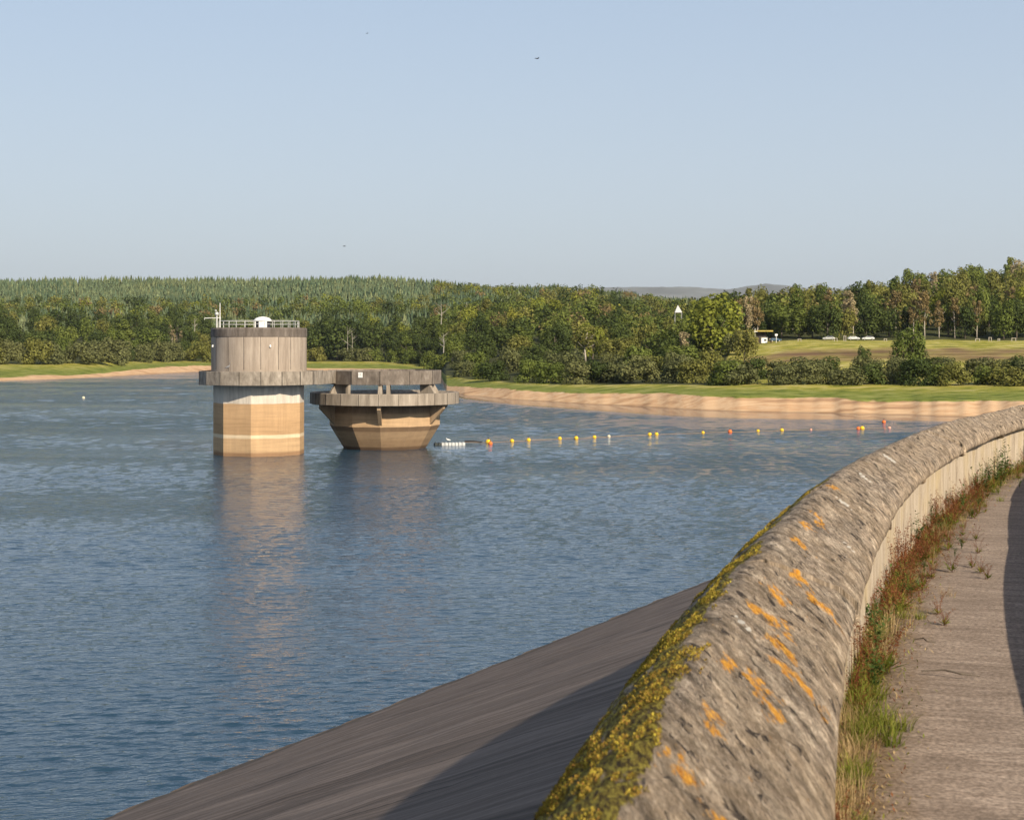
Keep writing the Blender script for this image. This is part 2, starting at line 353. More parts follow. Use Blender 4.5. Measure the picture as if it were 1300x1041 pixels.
# ------------------------------------------------------------------ dam: parapets, path, slope
def curve(s):
    """crest line of the parapet: point and heading for arc length s (s=0 about 4.6 m ahead)"""
    X, Y, th = .35, 4.6, 12.5; ds = .1 if s >= 0 else -.1; n = int(round(abs(s)/.1)); a = 0
    for i in range(n):
        th += (.75 if a < 23 else 0)*ds; X += math.sin(R(th))*ds; Y += math.cos(R(th))*ds; a += ds
    rem = s-a; X += math.sin(R(th))*rem; Y += math.cos(R(th))*rem
    return X, Y, th
_cv = {}
def at(s, r, z):
    k = round(s, 3)
    if k not in _cv: _cv[k] = curve(s)
    X, Y, th = _cv[k]; return (X+math.cos(R(th))*r, Y-math.sin(R(th))*r, z)
JOINTS = [-4.7+3.6*k for k in range(28)]
def slist(fine):
    out = []; s = -7.0
    while s < 95:
        out.append(round(s, 3)); jn = [q for q in JOINTS if s < q-.03 and q+.03 < s+(.03 if fine and -2.2 < s < 6 else .06 if fine and s < 14 else .12 if fine and s < 26 else .5 if -3 < s < 30 else 1.0)]; s += (.03 if fine and -2.2 < s < 6 else .06 if fine and s < 14 else .12 if fine and s < 26 else .5 if -3 < s < 30 else 1.0)
    out += [round(q+d, 3) for q in JOINTS for d in (-.014, -.006, .006, .014)]
    return sorted(set(out))
MIR0 = 2.66; CREST = 15.030; PATH = 14.25; SHEAR = 2.4
def nz2(s, v, z=0): return noise.noise(Vector((s, v, z)))
PROFILE = [(-.10,-.57),(-.17,-.56),(-.19,-.50),(-.192,-.44),(-.19,-.39),(-.185,-.34),(-.175,-.295),(-.16,-.255),(-.14,-.218),(-.115,-.187),(-.09,-.16),(-.06,-.132),(-.03,-.105),(0,-.080),(.03,-.056),(.06,-.036),(.09,-.019),(.12,-.007),(.15,.001),(.18,.002),(.21,-.003),(.24,-.011)] + [(.27+.03*k, -.021-.0108*k) for k in range(9)] + [(.54,-.131),(.565,-.148),(.585,-.170),(.596,-.195),(.593,-.217),(.575,-.226),(.49,-.226)]
def mir(s): return MIR0 - .053*min(10, max(0, s-9))
def coping(name, mirror=None, fine=True):
    """mirror=None: the lakeside coping. otherwise crest offset of the landward one, mirrored"""
    prof = PROFILE
    S = slist(fine); VV = []; UV = []; n = len(prof); L = [0]; RS = []
    for i in range(1, n): L.append(L[-1]+math.hypot(prof[i][0]-prof[i-1][0], prof[i][1]-prof[i-1][1]))
    for s in S:
        for i, (r, z) in enumerate(prof):
            d = 0
            if fine and 1 < i < n-2:
                d = .010*nz2(s*.9, r*2.5) + .006*nz2(s*4, r*2.2, 3) + .0035*nz2(s*14, r*3.5, 5) + .007*nz2((s+2.4*r)*6, r*4, 12) + .004*nz2((s+2.4*r)*15, r*8, 14)
                if r < .02: d += .02*max(0, nz2(s*2.2, r*5, 8)) + .012*nz2(s*9, r*12, 6)
            # joint between cast lengths
            js = (s+4.7) % 3.6; seg_ = math.floor((s+4.7)/3.6)
            if js < .010 or js > 3.590: d -= .030
            d += .009*math.sin(seg_*2.7+1)
            rr = r + .010*math.sin(seg_*4.1) if mirror is None else mir(s)-r
            if i >= n-5 and fine: rr += .006*nz2(s*1.7, 0, 4)
            VV.append(at(s, rr, CREST+z+d)); UV.append((s+SHEAR*r, L[i])); RS.append((s, r))
    FF = [(a*n+b, a*n+b+1, (a+1)*n+b+1, (a+1)*n+b) for a in range(len(S)-1) for b in range(n-1)]
    if mirror is not None: FF = [f[::-1] for f in FF]
    return np.array(VV), FF, np.array(UV), np.array(RS)
m = NT('coping_stone'); uv = (m.n('TexCoord'), 'UV'); pos = (m.n('NewGeometry'), 'Position')
st1 = m.noise(m.mapping(uv, (4.4, 5, 1)), 1.0, 6, .68, .35)           # weather streaks running down the fall of the coping
st2 = m.noise(m.mapping(uv, (15, 17, 1), (3, 5, 0)), 1.0, 5, .7)
blo = m.noise(m.mapping(uv, (1.0, 1.6, 1), (9, 2, 0)), 1.0, 4, .6)
fin = m.noise(m.mapping(uv, (60, 90, 1)), 1.0, 5, .75)
cst = m.ramp(st1, [(.34, (.060,.044,.032)), (.42, (.185,.145,.110)), (.50, (.300,.242,.188)), (.58, (.43,.35,.262)), (.68, (.60,.51,.40))])
cst = m.mix(.55, cst, m.ramp(st2, [(.36, (.06,.045,.034)), (.5, (.30,.238,.178)), (.62, (.54,.45,.35))]))
cst = m.mix(.75, cst, m.ramp(fin, [(.34, .30), (.5, .9), (.64, 1.35)]), 'MULTIPLY')
gr = m.noise(m.mapping(uv, (30, 42, 1), (2, 2, 0)), 1.0, 6, .8)
cst = m.mix(.8, cst, m.ramp(gr, [(.38, .30), (.5, .98), (.62, 1.40)]), 'MULTIPLY')
cst = m.mix(m.ramp(blo, [(.35, .08), (.75, .5)]), cst, (.33,.235,.135))
pit = m.ramp(m.noise(m.mapping(uv, (9, 12, 1), (1, 7, 0)), 1.0, 4, .62, .5), [(.345, .9), (.40, 0)])
cst = m.mix(pit, cst, (.045,.034,.028))
cst = m.mix(.75, cst, m.ramp(m.noise(m.mapping(uv, (7.5, 7, 1), (5, 1, 0)), 1.0, 5, .72, .3), [(.36, .30), (.45, .82), (.54, 1.12), (.64, 1.75)]), 'MULTIPLY')
lic = m.n('Attribute', dict(attribute_name='lichen')); mos = m.n('Attribute', dict(attribute_name='moss')); wht = m.n('Attribute', dict(attribute_name='pale'))
ln = m.noise(m.mapping(uv, (9, 14, 1), (4, 4, 0)), 1.0, 5, .7)
lf = m.ramp(m.math('ADD', (lic, 'Fac'), m.math('MULTIPLY', m.math('SUBTRACT', ln, .5), 3.6)), [(.56, 0), (.92, .92)])
wf = m.ramp(m.math('ADD', (wht, 'Fac'), m.math('MULTIPLY', m.math('SUBTRACT', ln, .5), 1.6)), [(.46, 0), (.54, .8)])
cst = m.mix(wf, cst, (.66,.62,.54))
cst = m.mix(lf, cst, m.ramp(gr, [(.36, (.30,.10,.02)), (.46, (.58,.24,.02)), (.60, (.80,.42,.06))]))
mn = m.noise(m.mapping(uv, (6, 14, 1)), 1.0, 6, .7)
mf = m.ramp(m.math('ADD', (mos, 'Fac'), m.math('MULTIPLY', m.math('SUBTRACT', mn, .5), 1.5)), [(.44, 0), (.56, 1)])
mcol = m.ramp(m.noise(m.mapping(uv, (25, 45, 1)), 1.0, 4, .7), [(.38, (.040,.026,.012)), (.48, (.15,.105,.020)), (.60, (.38,.31,.05))])
cst = m.mix(mf, cst, mcol)
bh = m.math('ADD', m.math('MULTIPLY', st1, .6), m.math('ADD', m.math('MULTIPLY', fin, .35), m.math('MULTIPLY', pit, -.5)))
CM = m.surf(cst, .92, m.bump(bh, 1.0, .03), .15)
VV, FF, UV, RS = coping('coping')
# lichen / moss / pale spots at measured places on the stone: (s, v, half length along s, half length across)
LICH = []
MOSSV = np.zeros(len(VV)); LV = np.zeros(len(VV)); PV = np.zeros(len(VV))
#LICHENS#
LSPOTS = [(4.3,.30,.10,.05),(4.6,.25,.08,.05),(4.1,.24,.12,.05),(3.35,.28,.10,.06),(2.05,.45,.09,.11),(2.4,.36,.09,.05),(1.85,.31,.12,.07),(1.25,.36,.11,.06),(.9,.38,.09,.08),(1.4,.27,.08,.05),(.45,.46,.09,.09),(.2,.36,.09,.06),(.0,.40,.09,.06),(.3,.27,.07,.05),(-.4,.28,.10,.05),(6.2,.22,.12,.05),(-1.3,.38,.08,.06),(-.9,.25,.08,.06)]
WSPOTS = [(5.6,.33,.07,.08),(1.05,.24,.05,.05),(7.5,.3,.07,.1),(9.5,.3,.1,.1),(3.9,.47,.04,.06)]
SS = RS[:, 0]+SHEAR*RS[:, 1]
for (a, b, ha, hb) in LSPOTS:
    d = ((SS-(a+SHEAR*b))/ha)**2+((RS[:, 1]-b)/hb)**2; LV = np.maximum(LV, np.clip(1.0-.42*d, 0, 1))
for (a, b, ha, hb) in WSPOTS:
    d = ((SS-(a+SHEAR*b))/ha)**2+((RS[:, 1]-b)/hb)**2; PV = np.maximum(PV, np.clip(.9-.55*d, 0, 1))
for i, (s, q) in enumerate(RS):
    lim = .09 + .05*nz2(s*.8, 0, 11) + (.10*max(0, 1-abs(s+1.0)/2.4)) - (.05 if s > 7 else 0) - max(0, s-9)*.03
    MOSSV[i] = min(1, max(0, .5+(lim-q)/.07))*(.75+.6*nz2(s*1.5, q*5, 4))
me = np_mesh('coping', VV, FF, CM, True, {'lichen': ('POINT', LV), 'moss': ('POINT', MOSSV), 'pale': ('POINT', PV)}, UV)
par = empty('parapet_wall', at(0, .1, PATH))
tag(par, 'weathered curving stone parapet with rounded mossy coping between the lake and the path', 'wall')
def child(o, p):
    o.parent = p; o.matrix_parent_inverse = p.matrix_world.inverted(); return o
bpy.context.view_layer.update()
cop = child(link(bpy.data.objects.new('coping', me)), par)
# inner face
def strip(name, pts, mat, fine=True, flip=False, bumpy=0.0):
    S = slist(fine); VV = []; UV = []; n = len(pts)
    for s in S:
        acc = 0
        for i, (r, z) in enumerate(pts):
            if i: acc += math.hypot(r-pts[i-1][0], z-pts[i-1][1])
            rr = (mir(s)+r-50 if r > 40 else r) + (bumpy*(nz2(s*2.2, z*3, 3)+.5*nz2(s*9, z*4, 1)) if bumpy else 0)
            VV.append(at(s, rr, z)); UV.append((s, acc))
    FF = [(a*n+b, a*n+b+1, (a+1)*n+b+1, (a+1)*n+b) for a in range(len(S)-1) for b in range(n-1)]
    if flip: FF = [f[::-1] for f in FF]
    return link(bpy.data.objects.new(name, np_mesh(name, VV, FF, mat, True, None, UV)))
m = NT('wall_face_stone'); uv = (m.n('TexCoord'), 'UV')
f1 = m.noise(m.mapping(uv, (16, 2.0, 1)), 1.0, 6, .66, .3); f2 = m.noise(m.mapping(uv, (1.6, 1.6, 1)), 1.0, 4, .6); f3 = m.noise(m.mapping(uv, (80, 60, 1)), 1.0, 4, .7)
fc = m.ramp(f1, [(.28, (.13,.095,.065)), (.40, (.38,.31,.235)), (.55, (.50,.425,.33)), (.72, (.64,.55,.43))])
fc = m.mix(.4, fc, m.ramp(f3, [(.3, .45), (.6, 1.1)]), 'MULTIPLY')
fc = m.mix(m.ramp(f2, [(.45, 0), (.7, .5)]), fc, (.50,.38,.18))
FM = m.surf(fc, .92, m.bump(m.math('ADD', f1, m.math('MULTIPLY', f3, .3)), .8, .02), .15)
zz = np.linspace(CREST-.232, PATH-.05, 9)
child(strip('wall_face', [(.505, z) for z in zz], FM, True, False, .008), par)
child(strip('wall_back', [(-.115, 11.0), (-.12, CREST-.56)], plain('dark_stone', (.17,.15,.13), .9, .3, 5), False), par)
# landward parapet, its shadow lies on the path
MIR = MIR0
V2, F2, U2, _ = coping('coping', MIR, False)
par2 = empty('parapet_wall', at(0, 2.5, PATH)); tag(par2, 'second stone parapet on the landward side of the path, mostly out of view', 'wall')
bpy.context.view_layer.update()
z0 = ('POINT', np.zeros(len(V2)))
child(link(bpy.data.objects.new('coping', np_mesh('coping', V2, F2, CM, True, {'lichen': z0, 'moss': z0, 'pale': z0}, U2))), par2)
child(strip('wall_face', [(50-.505, PATH-.05), (50-.505, CREST-.232)], FM, False), par2)
child(strip('wall_back', [(50.12, CREST-.56), (50.125, 11)], FM, False), par2)
# path
m = NT('path_concrete'); uv = (m.n('TexCoord'), 'UV')
p1 = m.noise(m.mapping(uv, (5.0, 2.0, 1)), 1.0, 6, .75, .3); p2 = m.noise(m.mapping(uv, (18, 2.6, 1), (0, 3, 0)), 1.0, 5, .7); p3 = m.noise(m.mapping(uv, (40, 40, 1)), 1.0, 3, .7); p4 = m.noise(m.mapping(uv, (.8, 1.2, 1)), 1.0, 4, .6)
pc = m.ramp(p1, [(.36, (.165,.128,.100)), (.5, (.245,.192,.152)), (.64, (.34,.275,.222))])
pc = m.mix(.30, pc, m.ramp(p2, [(.38, (.12,.088,.066)), (.5, (.225,.172,.134)), (.62, (.42,.335,.27))]))
pc = m.mix(.6, pc, m.ramp(p3, [(.36, .40), (.5, 1.0), (.62, 1.6)]), 'MULTIPLY')
pc = m.mix(m.ramp(p4, [(.35, 0), (.7, .35)]), pc, (.16,.125,.10))
# dirt gathered against the wall
sx = m.n('SeparateXYZ', Vector=uv); dn = m.noise(m.mapping(uv, (3, 6, 1)), 1.0, 5, .7)
df = m.ramp(m.math('ADD', sx.outputs and (sx, 'Y'), m.math('MULTIPLY', m.math('SUBTRACT', dn, .5), .5)), [(.16, .9), (.42, 0)])
pc = m.mix(df, pc, m.ramp(p3, [(.3, (.07,.045,.025)), (.6, (.17,.11,.055))]))
PM = m.surf(pc, .93, m.bump(m.math('ADD', p2, m.math('MULTIPLY', p3, .5)), .6, .008), .15)
o = strip('path', [(.45, PATH), (.8, PATH+.002), (1.2, PATH+.002), (1.7, PATH), (MIR-.45, PATH)], PM, True, True); tag(o, 'worn concrete footpath curving along the dam crest', kind='structure')
for p in o.data.polygons: pass
# upstream face of the dam: a plane falling away from the crest
nx, ny = -.891, .454; tx, ty = .454, .891
def slope_pt(o_, t_): return (nx*o_+tx*t_, ny*o_+ty*t_, CAMZ-1.284-.405*o_)
os_ = np.linspace(1.2, 52, 90); ts_ = np.linspace(-60, 200, 520)
VS = []; US = []
for o_ in os_:
    for t_ in ts_:
        x, y, z = slope_pt(o_, t_); z += .05*noise.noise(Vector((t_*.5, o_*.05, 0))) + .07*noise.noise(Vector((t_*1.7, o_*.6, 4))); z = min(z, 13.85); VS.append((x, y, z)); US.append((t_, o_))
nT = len(ts_); FS = [(a*nT+b, a*nT+b+1, (a+1)*nT+b+1, (a+1)*nT+b) for a in range(len(os_)-1) for b in range(nT-1)]
m = NT('dam_facing'); uv = (m.n('TexCoord'), 'UV')
d1 = m.noise(m.mapping(uv, (1.1, .035, 1)), 1.0, 5, .68, .1); d2 = m.noise(m.mapping(uv, (7, .2, 1)), 1.0, 4, .65); d3 = m.noise(m.mapping(uv, (9, 9, 1)), 1.0, 4, .7)
dc = m.ramp(d1, [(.36, (.070,.052,.042)), (.5, (.150,.115,.094)), (.64, (.240,.188,.155))])
dc = m.mix(.4, dc, m.ramp(d2, [(.38, (.045,.034,.028)), (.5, (.15,.115,.094)), (.62, (.27,.21,.175))]))
dc = m.mix(.4, dc, m.ramp(d3, [(.3, .6), (.7, 1.2)]), 'MULTIPLY')
sx = m.n('SeparateXYZ', Vector=uv); jt = m.math('ABSOLUTE', m.math('SUBTRACT', m.math('FRACT', m.math('MULTIPLY', m.math('ADD', (sx, 'X'), m.math('MULTIPLY', d3, .12)), .26)), .5))
dc = m.mix(m.ramp(jt, [(.0, .75), (.006, .55), (.012, 0)]), dc, (.03,.024,.02))
dc = m.mix(m.ramp(m.math('ADD', m.math('SUBTRACT', (sx, 'Y'), 33.2), m.math('MULTIPLY', d3, 1.2)), [(.6, 0), (1.0, .55)]), dc, (.045,.038,.026))
dc = m.mix(m.ramp(m.math('SUBTRACT', (sx, 'Y'), 35.4), [(.0, 0), (.4, .5), (.9, .75)]), dc, (.24,.16,.10))
tag(link(bpy.data.objects.new('dam_slope', np_mesh('dam_slope', VS, FS, m.surf(dc, .85, m.bump(d2, .4, .05), .2), True, None, US))), 'dark asphalt faced upstream slope of the dam', kind='structure')
# dam body under the path and behind
strip_o = strip('dam_crest', [(-.1, 11.2), (-.08, PATH-.06), (6.0, PATH-.06), (30, 4)], plain('crest_ground', (.16,.15,.10), .95, .3, 2), False, True)
tag(strip_o, 'earth crest of the dam', kind='structure')
#PART2#
# ------------------------------------------------------------------ draw-off tower
def tower_concrete(name, tones, streak=(1.2, .16), band=None, stains=None, joints=None):
    """weathered concrete; band: list of (z, colour, softness) layers from the bottom up"""
    m = NT(name); pos = (m.n('NewGeometry'), 'Position'); oc = (m.n('TexCoord'), 'Object')
    a = m.noise(m.mapping(oc, (streak[0], streak[0], streak[1])), 1.0, 6, .7, .2); b = m.noise(m.mapping(oc, (4, 4, .5)), 1.0, 5, .7); c = m.noise(oc, .35, 4)
    col = m.ramp(a, [(.28, tones[0]), (.5, tones[1]), (.72, tones[2])])
    col = m.mix(.35, col, m.ramp(b, [(.3, .45), (.6, 1.0), (.75, 1.25)]), 'MULTIPLY')
    col = m.mix(m.ramp(c, [(.4, 0), (.75, .35)]), col, tones[0])
    if band:
        sp = m.n('SeparateXYZ', Vector=pos); z = m.math('ADD', (sp, 'Z'), m.math('MULTIPLY', m.math('SUBTRACT', m.noise(m.mapping(oc, (.5, .5, 3)), 1.0, 4, .6), .5), .22))
        hz = m.noise(m.mapping(oc, (.16, .16, 3.2)), 1.0, 5, .65)
        tex = m.ramp(hz, [(.3, .80), (.5, 1.0), (.7, 1.1)])
        hor = None
        for (z0_, cc, soft, keep) in band:          # colour below height z0_
            f = m.math('SUBTRACT', 1.0, m.math('MULTIPLY', m.math('SUBTRACT', z, z0_), 1/soft), True)
            cm = m.mix(1.0, m.mix(keep, cc, m.ramp(a, [(.3, tuple(k*.75 for k in cc)), (.7, tuple(min(1, k*1.15) for k in cc))])), tex, 'MULTIPLY')
            col = m.mix(f, col, cm)
    return m.surf(col, .9, m.bump(b, .35, .008), .15)
TX, TY = PX(329, 227), 227.0
UP = tower_concrete('upper_concrete', [(.23,.185,.145), (.39,.325,.265), (.49,.415,.34)], (1.1, .05))
CAPM = tower_concrete('stained_cap_concrete', [(.085,.070,.058), (.150,.126,.108), (.25,.215,.185)], (1.4, .3))
PAR = tower_concrete('weathered_parapet_concrete', [(.12,.10,.08), (.29,.25,.205), (.46,.405,.34)], (1.0, .5))
PARD = tower_concrete('dark_parapet_concrete', [(.10,.083,.068), (.19,.16,.135), (.34,.295,.25)], (.9, .5))
SHAFT = tower_concrete('shaft_concrete', [(.44,.39,.33), (.62,.56,.48), (.74,.69,.61)], (1.2, .1),
    band=[(7.35, (.48,.315,.175), .10, .6), (4.6, (.44,.285,.155), 1.2, .6), (2.95, (.66,.53,.36), .14, .5), (2.45, (.48,.325,.185), .16, .6), (.35, (.28,.17,.095), .4, .5)])
JOINT = plain('dark_joint', (.045,.038,.032), .95, .2, 4)  # dark colour of the concrete panel joints
WHITE = plain('white_paint', (.80,.80,.78), .5, .04, 3)
STEEL = plain('galvanised_rail', (.55,.55,.52), .45, .1, 3, .3)
DARK = plain('dark_metal', (.03,.03,.035), .6, .2, 4)
t = empty('draw_off_tower', (TX, TY, 0)); tag(t, 'round concrete draw-off tower with dark rim, roof railing and sandy water stains', 'tower')
mb = MB(); prof = [(6.5,-2),(6.5,10.4)]
vs = []; ang = [k+9 for k in (-85,-50,-10,26,62,98,134,170,206,242)]
for z in (-2, 10.4):
    for a in ang: vs.append((6.5*math.sin(R(a)), -6.5*math.cos(R(a)), z))
mb.add(vs, [(k, (k+1) % 10, 10+(k+1) % 10, 10+k) for k in range(10)]); mb.build('shaft', SHAFT, t)
mb = MB(); mb.lathe([(6.8,11.2),(6.8,16.85)], 72); mb.build('upper_drum', UP, t, True)
mb = MB(); mb.lathe([(6.83,16.8),(6.86,16.85),(6.86,17.9),(6.72,18.1),(6.4,18.12)], 72); mb.disc(6.4, 18.12, 72); mb.build('roof_rim', CAPM, t)
for a in (-30, 11, 32.5, 49.5, -53, -9, 69):                      # construction joints of the drum
    mb = MB(); mb.tube([(6.80*math.sin(R(a)), -6.80*math.cos(R(a)), 12.2), (6.80*math.sin(R(a)), -6.80*math.cos(R(a)), 16.8)], .035, 4); mb.build('panel_joint', JOINT, t)
mb = MB(); mb.lathe([(6.3,10.0),(8.6,10.0),(8.6,11.95),(8.35,11.95),(8.35,10.9),(6.7,10.9)], 18, a0=10.6); mb.build('walkway_parapet', PAR, t, bevel=.04)
for k in range(18):
    a = 10.6+20*k; mb = MB(); mb.tube([(8.61*math.sin(R(a)), -8.61*math.cos(R(a)), 10.0), (8.61*math.sin(R(a)), -8.61*math.cos(R(a)), 11.9)], .045+.02*math.sin(k*7), 4); mb.build('panel_joint', JOINT, t)
# railing on the roof
mb = MB(); RR = 5.7
for k in range(26):
    a = R(360/26*k+3); mb.tube([(RR*math.sin(a), -RR*math.cos(a), 18.1), (RR*math.sin(a), -RR*math.cos(a), 19.1)], .04, 6)
for z, rr in ((19.1, .045), (18.62, .03)):
    mb.tube([(RR*math.sin(R(5*k)), -RR*math.cos(R(5*k)), z) for k in range(73)], rr, 6)
mb.build('railing', STEEL, t)
dm = MB(); dm.lathe([(1.22,19.0),(1.32,19.05),(1.28,19.2),(1.0,19.48),(.5,19.66),(.02,19.72)], 24, (.75, -1.5)); 
dome = dm.build('roof_vent', WHITE, t, True)
mb = MB(); mb.lathe([(1.1,18.1),(1.1,19.03)], 24, (.75, -1.5)); mb.build('vent_drum', DARK, dome)
mb = MB(); mb.box((.95,-2.62,18.55), (1.15,.12,.9)); mb.box((-.15,-2.5,18.55), (.12,.1,.9)); mb.build('vent_panel', WHITE, dome)
mb = MB(); mx, my = PX(279.3, 223)-TX, -4.0
mb.tube([(mx,my,18.0),(mx,my,21.6)], [.07,.045], 8); mb.build('mast', WHITE, t)
mb = MB(); mb.tube([(mx-2.2,my,19.45),(mx+.1,my,19.5)], .05, 6); mb.tube([(mx-2.2,my,19.45),(mx-2.2,my,19.2)], .03, 5); mb.build('mast_arm', WHITE, t)
mb = MB(); mb.tube([(mx-.45,my,18.1),(mx-.45,my,19.9)], .12, 8); mb.sphere((mx-.45,my,20.05), .3, 12, 8); mb.sphere((mx-.6,my,20.5), .16, 10, 6); mb.build('weather_sensor', STEEL, t)
for a, z in ((-62, 15.45), (22, 15.45)):
    mb = MB(); c = (6.9*math.sin(R(a)), -6.9*math.cos(R(a)), z); mb.sphere(c, .14, 12, 8, 1.15); mb.tube([(c[0]*.97, c[1]*.97, z+.12), (c[0]*1.005, c[1]*1.005, z+.16)], .1, 8)
    mb.build('bulkhead_lamp', WHITE, t, True)

# ------------------------------------------------------------------ bellmouth overflow
BX, BY = PX(488.4, 240), 240.0
b = empty('overflow_bellmouth', (BX, BY, 0)); tag(b, 'twelve sided concrete bellmouth overflow with a projecting ring, fins and a walkway on top', 'spillway')
BOWL = tower_concrete('bowl_concrete', [(.20,.13,.08), (.30,.205,.13), (.37,.26,.165)], (.9, .3),
    band=[(5.3, (.46,.315,.185), .35, .6), (3.50, (.25,.165,.10), .10, .6), (2.75, (.40,.275,.165), .16, .6), (1.2, (.33,.22,.13), .8, .6), (.3, (.15,.095,.06), .3, .5)])
RING = tower_concrete('ring_concrete', [(.17,.14,.11), (.31,.265,.215), (.46,.40,.33)], (1.3, .12))
FUN = plain('shaded_funnel_concrete', (.06,.052,.045), .8, .3, 1)  # shade inside the funnel is put into this dark colour
mb = MB(); mb.lathe([(5.6,-1.0),(6.25,0),(8.4,3.5),(8.4,7.0)], 12, a0=0); mb.build('bowl', BOWL, b)
mb = MB(); mb.lathe([(8.0,6.76),(11.3,6.76),(11.3,8.48),(10.6,8.5),(10.35,8.3),(8.3,6.98)], 48, a0=0); mb.build('lip_ring', RING, b, bevel=.05)
mb = MB(); mb.lathe([(10.4,8.32),(8.6,7.2),(6.6,5.6),(4.8,3.4),(3.6,.5)], 48); mb.disc(3.6, .5, 48); mb.f = [f[::-1] for f in mb.f]; mb.build('funnel', FUN, b, True)
for k in range(24):
    a = R(15*k); mb = MB(); mb.tube([(11.31*math.sin(a), -11.31*math.cos(a), 6.8), (11.31*math.sin(a), -11.31*math.cos(a), 8.45)], .03, 4); mb.build('panel_joint', JOINT, b)
FINM = tower_concrete('fin_concrete', [(.27,.19,.12), (.40,.29,.185), (.48,.36,.24)], (1.0, .2))
for k in range(6):                                                   # supporting fins under the ring
    a = R(60*k); rad = Vector((math.sin(a), -math.cos(a), 0)); tan = Vector((math.cos(a), math.sin(a), 0)); mb = MB()
    pr = [(8.0,6.75),(10.7,6.75),(10.7,6.15),(8.35,3.75),(8.0,3.45)]
    vs = [rad*r + tan*s*.26 + Vector((0,0,z)) for s in (-1, 1) for r, z in pr]; n = 5
    mb.add(vs, [tuple(range(n)), tuple(range(n, 2*n))[::-1]]+[(i, n+i, n+(i+1) % n, (i+1) % n) for i in range(n)]); mb.build('fin', FINM, b)
for k in range(6):                                                   # piers carrying the platform
    a = R(60*k); rad = Vector((math.sin(a), -math.cos(a), 0)); tan = Vector((math.cos(a), math.sin(a), 0)); mb = MB()
    pr = [(6.6,5.6),(6.6,9.8),(8.2,9.8),(9.0,8.6),(9.3,7.6)]
    vs = [rad*r + tan*s*.28 + Vector((0,0,z)) for s in (-1, 1) for r, z in pr]; n = 5
    mb.add(vs, [tuple(range(n))[::-1], tuple(range(n, 2*n))]+[(i, (i+1) % n, n+(i+1) % n, n+i) for i in range(n)]); mb.build('pier', RING, b)
mb = MB(); mb.lathe([(6.2,9.74),(8.6,9.74),(8.6,11.82),(8.35,11.82),(8.35,10.5),(6.2,10.5)], 12, a0=0, closed=True); mb.build('platform_parapet', PARD, b, bevel=.04)
for k in range(12):
    a = R(30*k); mb = MB(); mb.tube([(8.61*math.sin(a), -8.61*math.cos(a), 9.76), (8.61*math.sin(a), -8.61*math.cos(a), 11.8)], .05, 4); mb.build('panel_joint', JOINT, b)
# footbridge between the two
fb = empty('footbridge', (0, 0, 0)); p0 = Vector((TX+7.1, TY-.6, 0)); p1 = Vector((BX-7.9, BY-2.2, 0)); fb.location = (p0+p1)/2
tag(fb, 'short solid sided concrete footbridge linking the round tower to the bellmouth platform', 'footbridge')
d = p1-p0; L = d.length; rz = math.atan2(d.y, d.x)
def fbx(name, off, zc, th, h, mat):
    nrm = Vector((-math.sin(rz), math.cos(rz), 0)); mb = MB(); c = nrm*off; mb.box((c.x, c.y, zc), (L, th, h), rz); return mb.build(name, mat, fb, bevel=.03)
fbx('deck', 0, 10.25, 2.4, .5, PAR); fbx('side_panel', -1.32, 10.9, .22, 1.95, PAR); fbx('side_panel', 1.32, 10.9, .22, 1.95, PAR)
# square sign
aS = R(-20.5); sp_ = Vector((8.42*math.sin(aS), -8.42*math.cos(aS), 0))
s = empty('notice_board', (BX+sp_.x, BY+sp_.y, 11.2)); s.rotation_euler = (0, 0, R(-20)); tag(s, 'small square white notice fixed to the bellmouth platform parapet', 'sign')
mb = MB(); mb.box((0,0,.02), (.72,.05,.8)); mb.build('panel', WHITE, s, bevel=.01)
mb = MB(); mb.box((0,-.032,.10), (.10,.012,.26)); mb.build('marking', plain('sign_grey', (.45,.45,.45), .6, .05), s)

# heron on the tower walkway
def bird(name, loc, rz, scale, mat, label, cat, body, legs=None, bill=None):
    o = empty(name, loc, rz); o.scale = (scale,)*3; tag(o, label, cat); mb = MB(); mb.tube([p for p, r in body], [r for p, r in body], 10)
    mb.build('body', mat, o, True)
    if legs:
        for lg in legs: mb = MB(); mb.tube(lg, .012, 5); mb.build('leg', DARK, o)
    if bill: mb = MB(); mb.tube(bill, [.018, .003], 6); mb.build('bill', plain('bill', (.35,.25,.08), .5), o)
    return o
GREYB = plain('heron_plumage', (.22,.22,.23), .8, .25, 9)
hb = [((-.46,0,.40),.01),((-.36,0,.44),.05),((-.18,0,.52),.10),((0,0,.60),.12),((.12,0,.68),.09),((.17,0,.80),.045),((.13,0,.92),.035),((.17,0,1.02),.035),((.24,0,1.07),.045),((.31,0,1.07),.02)]
a = -21; hx, hy = 8.45*math.sin(R(a)), -8.45*math.cos(R(a))
bird('heron', (TX+hx, TY+hy, 11.95), R(5), 1.15, GREYB, 'grey heron standing on the walkway parapet of the round tower', 'bird', hb, [[(0,.03,.55),(.02,.03,.28),(0,.03,0)],[(-.02,-.03,.55),(0,-.03,.28),(-.03,-.03,0)]], [((.30,0,1.07)),((.47,0,1.04))])
GULL = plain('gull_plumage', (.75,.75,.74), .8, .1, 9)
gb = [((-.30,0,.17),.01),((-.18,0,.19),.06),((0,0,.21),.09),((.10,0,.24),.08),((.15,0,.31),.05),((.20,0,.36),.05),((.25,0,.36),.02)]

